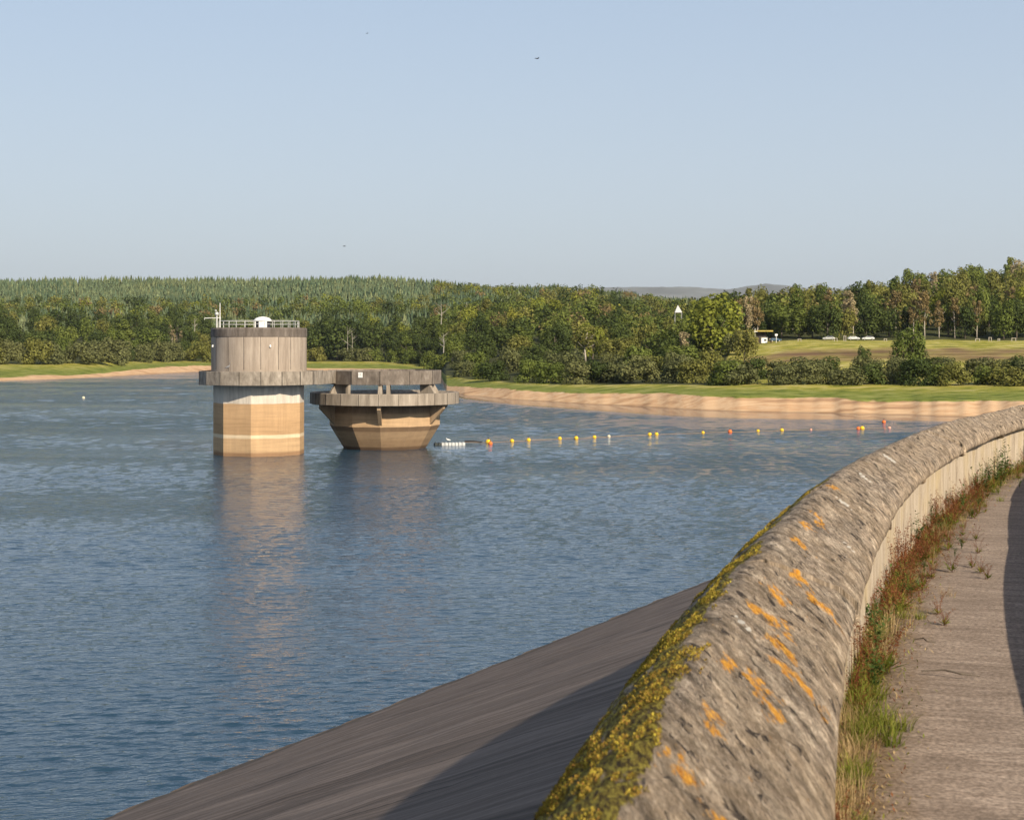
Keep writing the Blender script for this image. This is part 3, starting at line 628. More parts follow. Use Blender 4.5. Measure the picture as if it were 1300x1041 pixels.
# ------------------------------------------------------------------ pontoon, rope and buoys
def W(px, y): D = 16*2000/(y-435.0); return Vector((PX(px, D), D, 0))
FLG = plain('pontoon_grey', (.55,.57,.57), .6, .12, 3); FLD = plain('pontoon_dark', (.035,.045,.045), .6, .3, 3)
q0 = W(551, 565.6); q1 = W(590, 565.0); pt = empty('floating_pontoon', (q0+q1)/2, math.atan2((q1-q0).y, (q1-q0).x)); tag(pt, 'low grey and black float pontoon lying beside the bellmouth', 'pontoon')
Lp = (q1-q0).length; nf = 9
for k in range(nf):
    mb = MB(); mb.box((-Lp/2+Lp*(k+.5)/nf, 0, .16), (Lp/nf*.86, 1.1, .46)); mb.box((-Lp/2+Lp*(k+.5)/nf, 0, .43), (Lp/nf*.5, .8, .06)); mb.build('float', FLD if k < 2 else FLG, pt, bevel=.05)
bird('gull', W(569, 564.6)+Vector((0,0,.45)), R(200), 1.5, GULL, 'white gull standing on the pontoon beside the bellmouth', 'bird', gb, [[(.02,.03,.2),(.02,.03,0)],[(.02,-.03,.2),(.02,-.03,0)]])
BUO = [(620,562.3,'Y',1.5),(622.5,564,'O',1.15),(650,560.8,'Y',1.15),(671,559.6,'Y',1.15),(710.6,557.6,'Y',1.1),(731.5,557.2,'Y',1.2),(754.6,555.9,'Y',1.1),(773,554.7,'W',.9),(824.8,552.4,'Y',1.15),(833.4,552.2,'Y',1.15),
       (892.4,550,'Y',1.0),(926.7,549,'O',1.3),(962.3,547.8,'Y',1.0),(992.6,547,'Y',1.2),(1029.5,546.2,'P',.75),(1089.5,545,'O',1.2),(1094.5,544.8,'Y',1.45),(1129,544,'P',1.0),(1122,536.6,'O',1.3)]
BM = {'Y': plain('yellow_buoy', (.80,.50,.02), .45, .08, 2), 'O': plain('orange_buoy', (.80,.17,.03), .45, .08, 2), 'W': plain('pale_buoy', (.70,.62,.42), .5, .08, 2), 'P': plain('faded_pink_buoy', (.75,.36,.26), .5, .08, 2)}
cn = {'Y': 'yellow', 'O': 'orange', 'W': 'pale faded', 'P': 'faded pink'}
def make_buoy(c):
    o = empty('buoy'); mb = MB(); mb.sphere((0,0,.10), .30, 20, 14); mb.build('float', BM[c], o, True)
    mb = MB(); mb.lathe([(.07,.42),(.075,.52),(.03,.54)], 10); mb.tube([(-.07,0,.53),(-.05,0,.60),(.05,0,.60),(.07,0,.53)], .018, 6); mb.build('lifting_eye', DARK, o); return o
protos = {}
WH = ['largest buoy at the pontoon end of the boom', 'buoy tucked against the large yellow one by the pontoon', 'buoy second along the boom from the pontoon', 'buoy third along the boom from the pontoon', 'buoy fourth along the boom from the pontoon',
      'buoy fifth along the boom from the pontoon', 'buoy just before the pale one in the boom', 'small buoy closing the first run of the boom', 'left one of two touching buoys in mid boom', 'right one of two touching buoys in mid boom',
      'small buoy first after the gap beyond the touching pair', 'large buoy between two small yellow ones', 'small buoy right of the large orange one', 'upright buoy left of the small pink one', 'smallest buoy in the right run of the boom',
      'buoy touching the left side of a yellow one near the parapet', 'large buoy with an orange one against its left side', 'buoy nearest the stone parapet', 'lone buoy out of line towards the sandy shore']
for i, (px, y, c, sc_) in enumerate(BUO):
    p = W(px, y)
    if c not in protos: protos[c] = make_buoy(c); o = protos[c]; o.location = p; o.scale = (sc_,)*3
    else: o = copy_thing(protos[c], p, i*.7, sc_)
    tag(o, cn[c]+' '+WH[i], 'buoy', 'buoys strung across the water')
o = copy_thing(protos['W'], W(106, 505.5), .3, 1.3); tag(o, 'tiny white marker buoy alone on open water far left', 'buoy')
mb = MB(); pts = []
bl = [W(px, y) for px, y, c, _ in BUO if not (px in (622.5, 1122))]
bl = [W(590, 564.5)+Vector((0,0,.3))]+bl
for i in range(len(bl)-1):
    for k in range(6): f = k/6; pts.append(bl[i].lerp(bl[i+1], f)+Vector((0, .6*math.sin(f*math.pi)*math.sin(i*2.1), .05+.02*math.sin(k*3+i))))
mb.tube(pts, .045, 5); tag(mb.build('boom_rope', plain('rope', (.28,.20,.13), .8)), 'thin brown floating rope joining the line of buoys', 'rope')
mb = MB(); g0 = W(590, 563)+Vector((0,0,.35)); g1 = W(612, 563.2)+Vector((0,0,.25)); mb.tube([g0, (g0+g1)/2+Vector((0,0,.08)), g1], [.16,.13,.08], 8); tag(mb.build('boom_pipe', DARK), 'dark tapering boom pipe between pontoon and first buoy', 'pipe')

# ------------------------------------------------------------------ trees
def leaf_faces(centers, size, nrm, rg, up=.25):
    """kite-shaped leaf clumps at centres, roughly facing nrm"""
    n = len(centers); N = nrm + rg.normal(0, .36, (n, 3)); N[:, 2] += up; N /= np.linalg.norm(N, axis=1)[:, None]
    A = np.cross(N, rg.normal(0, 1, (n, 3))); A /= np.linalg.norm(A, axis=1)[:, None]; B = np.cross(N, A)
    s = (size*rg.uniform(.6, 1.35, n))[:, None]; asp = rg.uniform(.55, 1.0, n)[:, None]
    P = np.stack([centers+A*s, centers+B*s*asp*.8+A*s*rg.uniform(-.3,.3,(n,1)), centers-A*s*.9, centers-B*s*asp], 1)
    return P.reshape(-1, 3)
def crown_points(kind, n, rg):
    """points and normals in a unit crown: radius about 1 across, height 0..1"""
    lobes = []
    if kind == 'round':
        for i in range(24):
            a = rg.uniform(0, 2*math.pi); h = rg.uniform(.16, .86); rr = .70*math.sqrt(max(.02, 1-((h-.48)/.50)**2))*rg.uniform(.55, 1.0)
            lobes.append((rr*math.cos(a), rr*math.sin(a), h, rg.uniform(.30, .46), rg.uniform(.16, .24)))
    elif kind == 'bush':
        for i in range(22):
            a = rg.uniform(0, 2*math.pi); h = rg.uniform(.05, .78); rr = .74*math.sqrt(max(.03, 1-(h/.95)**2))*rg.uniform(.5, 1.0)
            lobes.append((rr*math.cos(a), rr*math.sin(a), h, rg.uniform(.26, .42), rg.uniform(.18, .28)))
    elif kind == 'tall':
        for i in range(24):
            a = rg.uniform(0, 2*math.pi); h = rg.uniform(.20, .92); rr = .62*(1-abs(h-.45)*1.2)*rg.uniform(.5, 1.0)
            lobes.append((rr*math.cos(a), rr*math.sin(a), h, rg.uniform(.22, .36), rg.uniform(.07, .13)))
    else:                                            # sparse: thin, see-through crown
        for i in range(16):
            a = rg.uniform(0, 2*math.pi); h = rg.uniform(.35, .94); rr = .6*(1-abs(h-.6)*1.3)*rg.uniform(.3, 1.0)
            lobes.append((rr*math.cos(a), rr*math.sin(a), h, rg.uniform(.16, .28), rg.uniform(.05, .10)))
    per = n//len(lobes); Cn, Nn = [], []
    for (x, y, z, r, rz_) in lobes:
        d = rg.normal(0, 1, (per, 3)); d /= np.linalg.norm(d, axis=1)[:, None]
        k = rg.uniform(.80, 1.06, per)[:, None]
        Cn.append(np.array([x, y, z]) + d*k*np.array([r, r, rz_])); Nn.append(d)
    Cn = np.concatenate(Cn); Nn = np.concatenate(Nn); Cn[:, 2] = np.maximum(Cn[:, 2], .01); return Cn, Nn
def crown_mesh(name, kind, n, w_, h_, size, seed, mat, tint=0.0):
    rg = np.random.default_rng(seed); Cn, Nn = crown_points(kind, n, rg); Cn = Cn*np.array([w_/2, w_/2, h_])
    P = leaf_faces(Cn, size, Nn, rg); nf = len(P)//4
    return np_mesh(name, P, np.arange(nf*4).reshape(-1, 4), mat, False, {'leaf': ('FACE', rg.uniform(0, 1, nf)), 'tint': ('FACE', np.full(nf, tint))})
def trunk_mesh(h_, w_, seed, mat, pale=False, rad=.30):
    rg = random.Random(seed); mb = MB(); top = h_*(.80 if pale else .62); pts = [(rg.uniform(-.03,.03)*h_*k/4, rg.uniform(-.03,.03)*h_*k/4, top*k/4) for k in range(5)]; pts[0] = (0,0,-.6)
    mb.tube(pts, [rad, rad*.8, rad*.62, rad*.42, rad*.2], 7)
    for k in range(7):
        j = rg.choice([1,2,2,3,3]); a = rg.uniform(0, 6.28); l = rg.uniform(.22, .42)*w_; p = Vector(pts[j]); q = p+Vector((math.cos(a)*l, math.sin(a)*l, l*rg.uniform(.6,1.3))); mid = (p+q)/2+Vector((0,0,-.08*l))
        mb.tube([p, mid, q], [rad*.35, rad*.24, rad*.08], 5)
    return mb.mesh('trunk', mat, True)
def tree_proto(kind, n, w_, h_, size, seed, pal, pale=False):
    o = empty('tree'); o['w'] = w_
    c = link(bpy.data.objects.new('crown', crown_mesh('crown', kind, n, w_, h_, size, seed, FOL[pal])), o)
    link(bpy.data.objects.new('trunk', trunk_mesh(h_, w_, seed, PALEBARK if pale else BARK, pale, .22 if pale else .32)), o); return o
def park(o):                                         # a prototype is used for real by its first planting
    o['free'] = 1; return o
TP = {'round': [park(tree_proto('round', 2600, 11, 13, .38, 10+i, 'mid green')) for i in range(4)],
      'tall': [park(tree_proto('tall', 2200, 9, 16, .38, 20+i, 'dark green')) for i in range(3)],
      'sparse': [park(tree_proto('sparse', 1100, 6.5, 15, .28, 30+i, 'russet brown', True)) for i in range(3)],
      'bush': []}
for i in range(5):
    o = link(bpy.data.objects.new('shrub', crown_mesh('shrub', 'bush', 2400, 10, 7.5, .31, 40+i, FOL['grey green']))); o['free'] = 1; TP['bush'].append(o)
NAMES = {'round': 'broadleaf_tree', 'tall': 'slender_tree', 'sparse': 'birch_tree', 'bush': 'shoreline_shrub'}
planted = []; ntree = 0
def zone_words(px):
    if px < 120: return 'on the far left bank'
    if px < 265: return 'left of the round tower'
    if px < 395: return 'behind the round tower'
    if px < 480: return 'behind the footbridge'
    if px < 560: return 'behind the bellmouth platform'
    if px < 640: return 'right of the bellmouth'
    if px < 740: return 'above the mid beach'
    if px < 850: return 'left of the pyramid roof'
    if px < 950: return 'right of the pyramid roof'
    if px < 1050: return 'behind the blue car'
    if px < 1140: return 'behind the pale cars'
    if px < 1220: return 'right of the silver cars'
    return 'at the far right of the view'
def plant(kind, px, D, h_, w_, pal, where, label=None, sink=.3, special=False):
    """h_, w_: metres"""
    global ntree
    ntree += 1; rnd = random.Random(ntree*13+5)
    free = [o for o in TP[kind] if o.get('free')]
    base = rnd.choice(TP[kind])
    bw, bh = {'round': (11,13), 'tall': (8,16), 'sparse': (6.5,15), 'bush': (10,7.5)}[kind]
    loc = (PX(px, D), D, ground(px, D)-sink); scl = (w_/bw, w_/bw, h_/bh); rz = rnd.uniform(0, 6.28)
    o = copy_thing(base, loc, rz, scl, FOL[pal]); o.name = NAMES[kind]
    if 'free' in o: del o['free']
    if 'w' in o: del o['w']
    nm = {'round': 'round crowned tree', 'tall': 'tall slender tree', 'sparse': 'thin pale stemmed birch', 'bush': 'dense rounded shrub'}[kind]
    zw = zone_words(px); lb = label or f'{pal} {nm} {where} {zw}'
    for wd_ in ('dense', 'tall', 'thin', 'rounded', 'crowned'):
        if len(lb.split()) > 15: lb = lb.replace(' '+wd_+' ', ' ')
    tag(o, lb, 'shrub' if kind == 'bush' else 'tree', None if label else f'{nm}s {where} {zw}')
    planted.append((px, D)); return o
G = random.Random(99)
def pick(*a):
    k = G.random()*sum(x[1] for x in a)
    for n_, w_ in a:
        k -= w_
        if k <= 0: return n_
    return a[0][0]
def spread(px0, px1, y_of, step, fn, jit=.45):
    """walk along a bank in steps of so many metres"""
    px = px0
    while px < px1:
        D = y_of(px); fn(px + G.uniform(-jit, jit)*step/D*2000, D); px += step/D*2000
def kn(px, k, f=0):
    kd, kz = knots(px); kd = kd.ravel(); i = int(k); f = k-i; return float(kd[i]*(1-f)+kd[min(7, i+1)]*f)
# left bank: front willows
spread(-60, 262, lambda p: kn(p, 2.03), 9.5, lambda p, D: plant('bush', p, D+G.uniform(-3,5), G.uniform(10.5,14.5), G.uniform(15,20), pick(('grey green',5),('olive green',2)), 'in the front bank row'))
spread(-60, 262, lambda p: kn(p, 2.35), 12, lambda p, D: plant('bush', p, D+G.uniform(-8,8), G.uniform(9,13), G.uniform(12,15), pick(('grey green',3),('mid green',2),('dark green',3)), 'in the second bank row'))
for k, st in ((2.75, 13), (3.15, 13), (3.6, 14), (4.05, 16)):
    spread(-60, 262, lambda p: kn(p, k), st, lambda p, D: plant(pick(('round',4),('tall',1)), p, D+G.uniform(-14,14), G.uniform(14,20)*(1 if k < 3 else 1.1), G.uniform(13,18), pick(('dark green',5),('mid green',3),('olive green',1.6),('russet brown',.4)), 'below the conifers'))
for p, D, h_ in ((214,1075,16),(219,1070,13),(232,1080,12)): plant('sparse', p, D, h_, 8, 'pale straw', 'standing out pale', sink=.2)
# bay behind the towers
spread(388, 552, lambda p: kn(p, 2.12), 11, lambda p, D: plant('bush', p, D+G.uniform(-3,6), G.uniform(8,11), G.uniform(12,17), pick(('grey green',3),('mid green',2),('olive green',2)), 'in the front bay row'))
for k, st in ((2.55, 12), (2.95, 13), (3.35, 14), (3.8, 15)):
    spread(268 if k > 2.5 else 388, 560, lambda p: kn(p, k), st, lambda p, D: plant(pick(('round',4),('tall',1)), p, D+G.uniform(-14,14), G.uniform(14,20), G.uniform(13,18), pick(('dark green',6),('mid green',3),('olive green',1.5),('yellow green',.5)), 'in the bay wood'))
for p, D, h_, w_ in ((404,1020,24,20),(428,1015,29,26),(452,1020,28,24),(472,1010,24,20)): plant('round', p, D, h_, w_, 'dark green', 'big and dark in the bay wood')
# spit right of the bellmouth and the middle wood
spread(560, 925, lambda p: kn(p, 2.1 if p < 740 else 2.35), 7.5, lambda p, D: plant('bush', p, D+G.uniform(-3,4), G.uniform(6,9.5), G.uniform(10,14), pick(('grey green',5),('olive green',1.6),('dark green',1.2),('mid green',1.5)), 'in the front beach row'))
spread(560, 925, lambda p: kn(p, 3.05), 9, lambda p, D: plant('bush', p, D+G.uniform(-5,5), G.uniform(8,11.5), G.uniform(11,15), pick(('grey green',4),('olive green',2),('dark green',2),('mid green',2)), 'in the second beach row'))
for k, st, hh in ((3.30, 11, 8), (3.7, 11, 10), (4.02, 13, 12), (4.3, 15, 13), (4.65, 17, 14)):
    def f(p, D, k=k, hh=hh):
        if 690 < p < 742 and k < 3.5: return
        if 868 < p < 938 and D < 585: return
        plant(pick(('round',5),('tall',1.5),('sparse',.7)), p, D+G.uniform(-14,14), G.uniform(hh*1.1,hh*1.6), G.uniform(11,15.5), pick(('dark green',4),('mid green',3),('olive green',2.5),('yellow green',1.5),('russet brown',.3)), 'in the middle wood')
    spread(560, 930, lambda p: kn(p, k), st, f)
# shrubs in front of the field, right
spread(925, 1330, lambda p: kn(p, 2.12), 6.0, lambda p, D: plant('bush', p, D+G.uniform(-4,5), G.uniform(5.2,7.6), G.uniform(8.5,12), pick(('grey green',5),('olive green',2),('dark green',1.5),('mid green',1.2)), 'in the low front row'))
spread(925, 1330, lambda p: kn(p, 2.55), 7.0, lambda p, D: plant('bush', p, D+G.uniform(-5,5), G.uniform(5,6.8), G.uniform(8,12), pick(('grey green',4),('olive green',1),('dark green',3),('mid green',2)), 'in the second row'))
plant('round', 1151, 442, 13.5, 11, 'mid green', 'x', 'mid green tree rising above the shrub row in front of the field')
plant('round', 1163, 446, 9.5, 9, 'grey green', 'x', 'grey green tree leaning against the taller tree above the shrubs')
plant('bush', 1096, 447, 8.5, 5.5, 'dark green', 'x', 'small dark shrub poking above the row below the brown field strip')
plant('round', 985-40, 500, 12, 9, 'olive green', 'x', 'olive tree at the left end of the field by the hut')
# big yellow green tree by the pyramid and companions
plant('round', 903, 545, 23, 23, 'yellow green', 'x', 'large yellow green domed tree standing right of the white pyramid roof')
plant('round', 884, 548, 15, 13, 'mid green', 'x', 'mid green tree below the large yellow green dome')
plant('round', 850, 520, 12, 12, 'dark green', 'x', 'dark green tree below the white pyramid roof')
plant('sparse', 868, 515, 13, 8, 'pale straw', 'x', 'pale thin birch below and right of the white pyramid roof')
plant('tall', 914, 545, 15, 9, 'mid green', 'x', 'mid green slender tree at the right foot of the yellow green dome')
plant('bush', 934, 528, 9, 10, 'grey green', 'x', 'grey green shrub hiding the left end of the hut')
for px_, D_ in ((856, 612), (868, 606)):
    plant('round', px_, D_, ZY(403, D_)-ground(px_, D_), 13, 'olive green' if px_ < 860 else 'mid green', 'x', 'olive tree directly below the white pyramid roof, left one of two' if px_ < 860 else 'green tree directly below the white pyramid roof, right one of two')
# wood behind the car park
for k, (D0, hh, st) in enumerate(((618, 14, 7.2), (648, 17, 8.5), (690, 19, 9), (740, 18.5, 10), (800, 18, 10))):
    def f(p, D, k=k, hh=hh):
        kind = pick(('round',4),('tall',3),('sparse',2.2)) if k else pick(('round',5),('tall',3),('bush',2))
        pal = pick(('dark green',3),('mid green',3),('olive green',1.4),('yellow green',.6)) if kind != 'sparse' else pick(('russet brown',3),('pale straw',1.2),('olive green',2))
        if k >= 2 and p > 1180: pal = pick(('olive green',3),('mid green',2),('russet brown',2.2),('yellow green',.8),('pale straw',.5))
        boost = 1.0 if p < 1160 else min(1.08, 1+(p-1160)/900)
        plant(kind, p, D+G.uniform(-12,12), G.uniform(hh*.85,hh*1.12)*boost, G.uniform(10,14)*(.8 if kind != 'round' else 1), pal, ['edging the car park','in the second wood row','in mid wood','high in the wood','along the crest'][k])
    spread((940 if k < 1 else 925), 1335, lambda p: D0, st, f)
for p, D, h_ in ((1174,604,18.5),(1160,607,16),(1192,606,15),(1083,610,15),(938,612,17),(950,611,18),(961,612,17),(1212,608,16),(1240,606,15)): plant('sparse', p, D, h_, 7.5, 'pale straw' if p in (1083,950) else 'russet brown', 'bare trunked', sink=.2)
for k in TP:
    for o in TP[k]:
        for ch in list(o.children): bpy.data.objects.remove(ch)
        bpy.data.objects.remove(o)
# bleached dead trees
DEAD = plain('dead_wood', (.36,.33,.28), .9, .15, 2)
def dead_tree(px, D, h_, z_, label, seed):
    rg = random.Random(seed); mb = MB(); mb.tube([(0,0,0),(.2,0,h_*.5),(-.1,0,h_)], [.22,.15,.04], 7)
    for k in range(9):
        z = h_*rg.uniform(.3,.85); a = rg.uniform(0,6.28); l = h_*rg.uniform(.2,.4); mb.tube([(0,0,z),(l*.5*math.cos(a),l*.5*math.sin(a),z+l*.35),(l*math.cos(a),l*math.sin(a),z+l*.75)], [.09,.06,.02], 5)
    o = mb.build('dead_tree', DEAD); o.location = (PX(px, D), D, z_); tag(o, label, 'tree')
dead_tree(441, 1000, 19, ground(441, 1000)+3, 'bleached dead tree in front of the big dark trees behind the footbridge', 1)
dead_tree(447, 1001, 15, ground(447, 1001)+4, 'thinner bleached snag close beside the first dead tree', 5)
dead_tree(563, 640, 8, ZY(448, 640), 'bare white snag leaning above shrubs right of the bellmouth', 2)
dead_tree(560, 760, 11, ZY(412, 760), 'tall bare white tree high in the wood over the bellmouth', 3)
dead_tree(247, 960, 8, ZY(421, 960), 'thin white snag left of the round tower rim', 4)

# conifers on the far hill
def conifer_pts(layers, n, rg, w_=1.0, h_=1.0):
    P = []
    for j in range(layers):
        z = h_*(.10+.82*j/layers); r = w_*(1-j/layers)**.85*.5
        for k in range(n):
            a = 2*math.pi*(k+rg.uniform(-.3,.3)+.5*(j % 2))/n; rr = r*rg.uniform(.7,1.2); dz = h_*.9/layers
            P += [(0,0,z+dz*rg.uniform(1.1,1.7)), (rr*math.cos(a-.55*6/n), rr*math.sin(a-.55*6/n), z-dz*rg.uniform(0,.5)), (rr*math.cos(a+.55*6/n), rr*math.sin(a+.55*6/n), z-dz*rg.uniform(0,.5))]
    P += [(0,0,h_*1.05),(-w_*.05,0,h_*.85),(w_*.05,0,h_*.85)]
    return np.array(P)
CV = [conifer_pts(8, 7, random.Random(60+i), 5.2, 10.5) for i in range(5)]
CL = [conifer_pts(4, 5, random.Random(70+i), 5.4, 9.5) for i in range(8)]
cand = []
rgc = np.random.default_rng(5)
for _ in range(14500):
    px = rgc.uniform(-50, 905); kd_ = None
    t_ = rgc.uniform(4.0 if px < 560 else np.interp(px, [560, 650, 760, 900], [4.9, 5.3, 5.75, 5.9]), 6.12); cand.append((px, t_))
con = []
for px, t_ in cand:
    D = kn(px, t_); 
    con.append((D, px))
con.sort(); n_ind = 290
# wood edge conifers in the open rows stay individual; all the rest of the plantation is one mass
cms = [np_mesh('conifer', P, np.arange(len(P)).reshape(-1, 3), CONIF, False, {'leaf': ('FACE', np.random.default_rng(1).uniform(0,1,len(P)//3)), 'tint': ('FACE', np.zeros(len(P)//3))}) for P in CV]
VV = []; LF = []; TT = []
for i, (D, px) in enumerate(con):
    z = ground(px, D)-.3; s_ = rgc.uniform(.7, 1.2); x = PX(px, D); ws = rgc.uniform(.85, 1.15)
    bn = noise.noise(Vector((x*.012, D*.010, 5))); s_ *= 1+.45*bn+.25*noise.noise(Vector((x*.05, D*.04, 8)))
    if bn < -.33 and i >= n_ind: continue
    if i < n_ind:
        o = link(bpy.data.objects.new('conifer', cms[i % 5])); o.location = (x, D, z); o.rotation_euler = (0,0,rgc.uniform(0,6.28)); o.scale = (s_*ws, s_*ws, s_)
        tag(o, 'narrow dark spired conifer at the plantation foot '+zone_words(px), 'tree', 'conifers along the lower plantation edge '+zone_words(px))
    else:
        P = CL[i % 8]; a = rgc.uniform(0, 6.28); ca, sa = math.cos(a), math.sin(a)
        Q = np.stack([(P[:,0]*ca-P[:,1]*sa)*s_*ws+x, (P[:,0]*sa+P[:,1]*ca)*s_*ws+D, P[:,2]*s_+z], 1); VV.append(Q); k = len(P)//3; LF.append(rgc.uniform(0,1,k))
        tt = .5+.5*noise.noise(Vector((x*.006, D*.008, 0)))*1.3; TT.append(np.full(k, min(.98, max(.02, .5+1.5*bn*.8+.35*(rgc.uniform(0,1)-.5)))))
VV = np.concatenate(VV); me = np_mesh('conifer_plantation', VV, np.arange(len(VV)).reshape(-1, 3), CONIF, False, {'leaf': ('FACE', np.concatenate(LF)), 'tint': ('FACE', np.concatenate(TT))})
tag(link(bpy.data.objects.new('conifer_plantation', me)), 'blue green conifer plantation covering the far hillside', kind='stuff')
# the broadleaf mass behind the rows that can be told apart
VV = {k: [] for k in FOL}; LF = {k: [] for k in FOL}; TT = {k: [] for k in FOL}
def mass(px, D, h_, w_, pal, seed):
    rg = np.random.default_rng(seed); Cn, Nn = crown_points('round', 340, rg); P = leaf_faces(Cn*np.array([w_/2, w_/2, h_]), .82, Nn, rg)
    P += np.array([PX(px, D), D, ground(px, D)-.5]); VV[pal].append(P); k = len(P)//4; LF[pal].append(rg.uniform(0,1,k)); TT[pal].append(np.full(k, rg.uniform(0,1)))
sd = 1000
for k in np.arange(4.2, 6.0, .13):
    for (a0, a1) in ((-60, 265), (265, 560), (560, 925)):
        if a0 < 560 and k > 4.75: continue
        if k > 5.55 and a0 < 560: continue
        px = a0
        while px < a1:
            D = kn(px, k); sd += 1
            mass(px+G.uniform(-6,6), D+G.uniform(-20,20), G.uniform(12,17), G.uniform(11,16), pick(('dark green',3),('mid green',3),('olive green',3),('russet brown',.7),('yellow green',.5)), sd); px += 13/D*2000
for k in (6.0,):
    px = 560
    while px < 960:
        D = kn(px, 5.9); sd += 1; mass(px, D, G.uniform(9,13), 12, pick(('olive green',3),('dark green',2),('russet brown',1)), sd); px += 9/D*2000
    px = 920
    while px < 1340:
        for D in (665, 730, 790, 850, 900): sd += 1; mass(px+G.uniform(-5,5), D, G.uniform(13,18)*(.92 if px > 1130 else 1), 13, pick(('olive green',3),('mid green',2),('russet brown',1.3)), sd)
        px += 9/860*2000
Va = []; La = []; Ta = []; Mi = []; pals = [p for p in FOL if VV[p]]
for i, p in enumerate(pals):
    v = np.concatenate(VV[p]); Va.append(v); La.append(np.concatenate(LF[p])); Ta.append(np.concatenate(TT[p])); Mi.append(np.full(len(v)//4, i))
v = np.concatenate(Va); me = np_mesh('mixed_woodland', v, np.arange(len(v)).reshape(-1, 4), [FOL[p] for p in pals], False, {'leaf': ('FACE', np.concatenate(La)), 'tint': ('FACE', np.concatenate(Ta))})
me.polygons.foreach_set('material_index', np.concatenate(Mi).astype(np.int32)); me.update()
tag(link(bpy.data.objects.new('mixed_woodland', me)), 'mass of mixed broadleaf woodland covering the lower hills', kind='stuff')

# ------------------------------------------------------------------ car park things
def make_car(col, name='car_paint'):
    o = empty('parked_car'); paint = plain(name, col, .3, .03, 2, .3); glass = plain('car_glass', (.02,.025,.03), .08, .1, 2); tyre = plain('tyre', (.02,.02,.02), .8)
    prof = [(-2.15,.35),(-2.2,.75),(-2.05,.95),(-1.75,1.02),(-1.15,1.42),(.35,1.46),(1.05,1.02),(1.9,.88),(2.15,.68),(2.15,.35)]
    mb = MB(); n = len(prof); vs = [(x, s*(.86 if z < 1.1 else .68), z) for s in (-1, 1) for x, z in prof]
    mb.add(vs, [tuple(range(n)), tuple(range(n, 2*n))[::-1]]+[(i, n+i, n+(i+1) % n, (i+1) % n) for i in range(n)]); mb.build('body', paint, o, bevel=.05)
    for s in (-1, 1):
        mb = MB(); y0, y1 = s*.845, s*.70
        mb.add([(-1.6,y0,1.06),(.85,y0,1.06),(.28,y1,1.41),(-1.08,y1,1.38)], [(0,1,2,3) if s < 0 else (3,2,1,0)]); mb.v = [(x, y+s*.02, z) for x, y, z in mb.v]; mb.build('side_window', glass, o)
        for x in (-1.35, 1.35):
            mb = MB(); mb.tube([(x, s*.72, .33), (x, s*.90, .33)], .33, 18); wh = mb.build('wheel', tyre, o); mb = MB(); mb.tube([(x, s*.895, .33), (x, s*.915, .33)], .19, 12); mb.build('rim', STEEL, wh)
    mb = MB(); mb.add([(.44,-.66,1.45),(.44,.66,1.45),(1.10,.78,1.045),(1.10,-.78,1.045)], [(0,3,2,1)]); mb.v = [(x+.02, y, z+.02) for x, y, z in mb.v]; mb.build('windscreen', glass, o)
    for s in (-1, 1): mb = MB(); mb.box((2.13, s*.62, .70), (.08, .3, .14)); mb.build('headlight', WHITE, o)
    return o
def gz(px, D): return ground(px, D)
cars = [(984,576,'dark blue',(.05,.10,.16),'dark blue parked car beside the hut, half hidden by the grass',R(10)),(1083.5,572,'silver',(.62,.63,.64),'silver car parked on the grass edge, left of its pair',R(6)),
        (1102,570,'white',(.78,.78,.77),'white car parked just right of the silver one',R(176)),(1052,578,'silver',(.62,.63,.64),'small silver car parked well left of the pair of pale cars',R(170))]
for px, D, nm, col, lb, rz in cars:
    o = make_car(col, nm.replace(' ', '_')+'_paint'); o.location = (PX(px, D), D, gz(px, D)+.35); o.rotation_euler = (0,0,rz); tag(o, lb, 'car', 'cars in the shoreline car park')
def frame_post(px, D, lb, w_=1.0, h_=1.5):
    o = empty('wooden_barrier', (PX(px, D), D, gz(px, D)-.1)); wd = plain('pale_wood', (.40,.36,.30), .8, .2, 3)
    for s in (-1, 1): mb = MB(); mb.box((s*w_/2, 0, h_/2), (.2,.2,h_)); mb.build('post', wd, o)
    mb = MB(); mb.box((0,-.02,h_+.08), (w_+.35,.24,.18)); mb.build('rail', wd, o); tag(o, lb, 'barrier', 'pale wooden barriers along the car park edge')
for i, (px, w_, h_) in enumerate(((1061,1.0,1.1),(1072.5,.7,1.9),(1146,1.2,1.3),(1161.5,1.2,1.6),(1241,1.4,.9),(1257,.9,1.4),(1287,1.4,1.2),(1124,.9,.9),(1268,.6,.9),(1015,1.0,.9))):
    frame_post(px, 566, ['low pale frame left of the silver car pair','taller narrow pale frame left of the silver car pair','pale frame left of the tree above the shrubs','tall pale frame behind the tree above the shrubs','wide low frame right of the bare trunks','narrow frame between two wide ones at right','last wide pale frame near the right edge','small low frame right of the white car','short stubby frame near the right edge','small frame between the hut and the cars'][i], w_, h_)
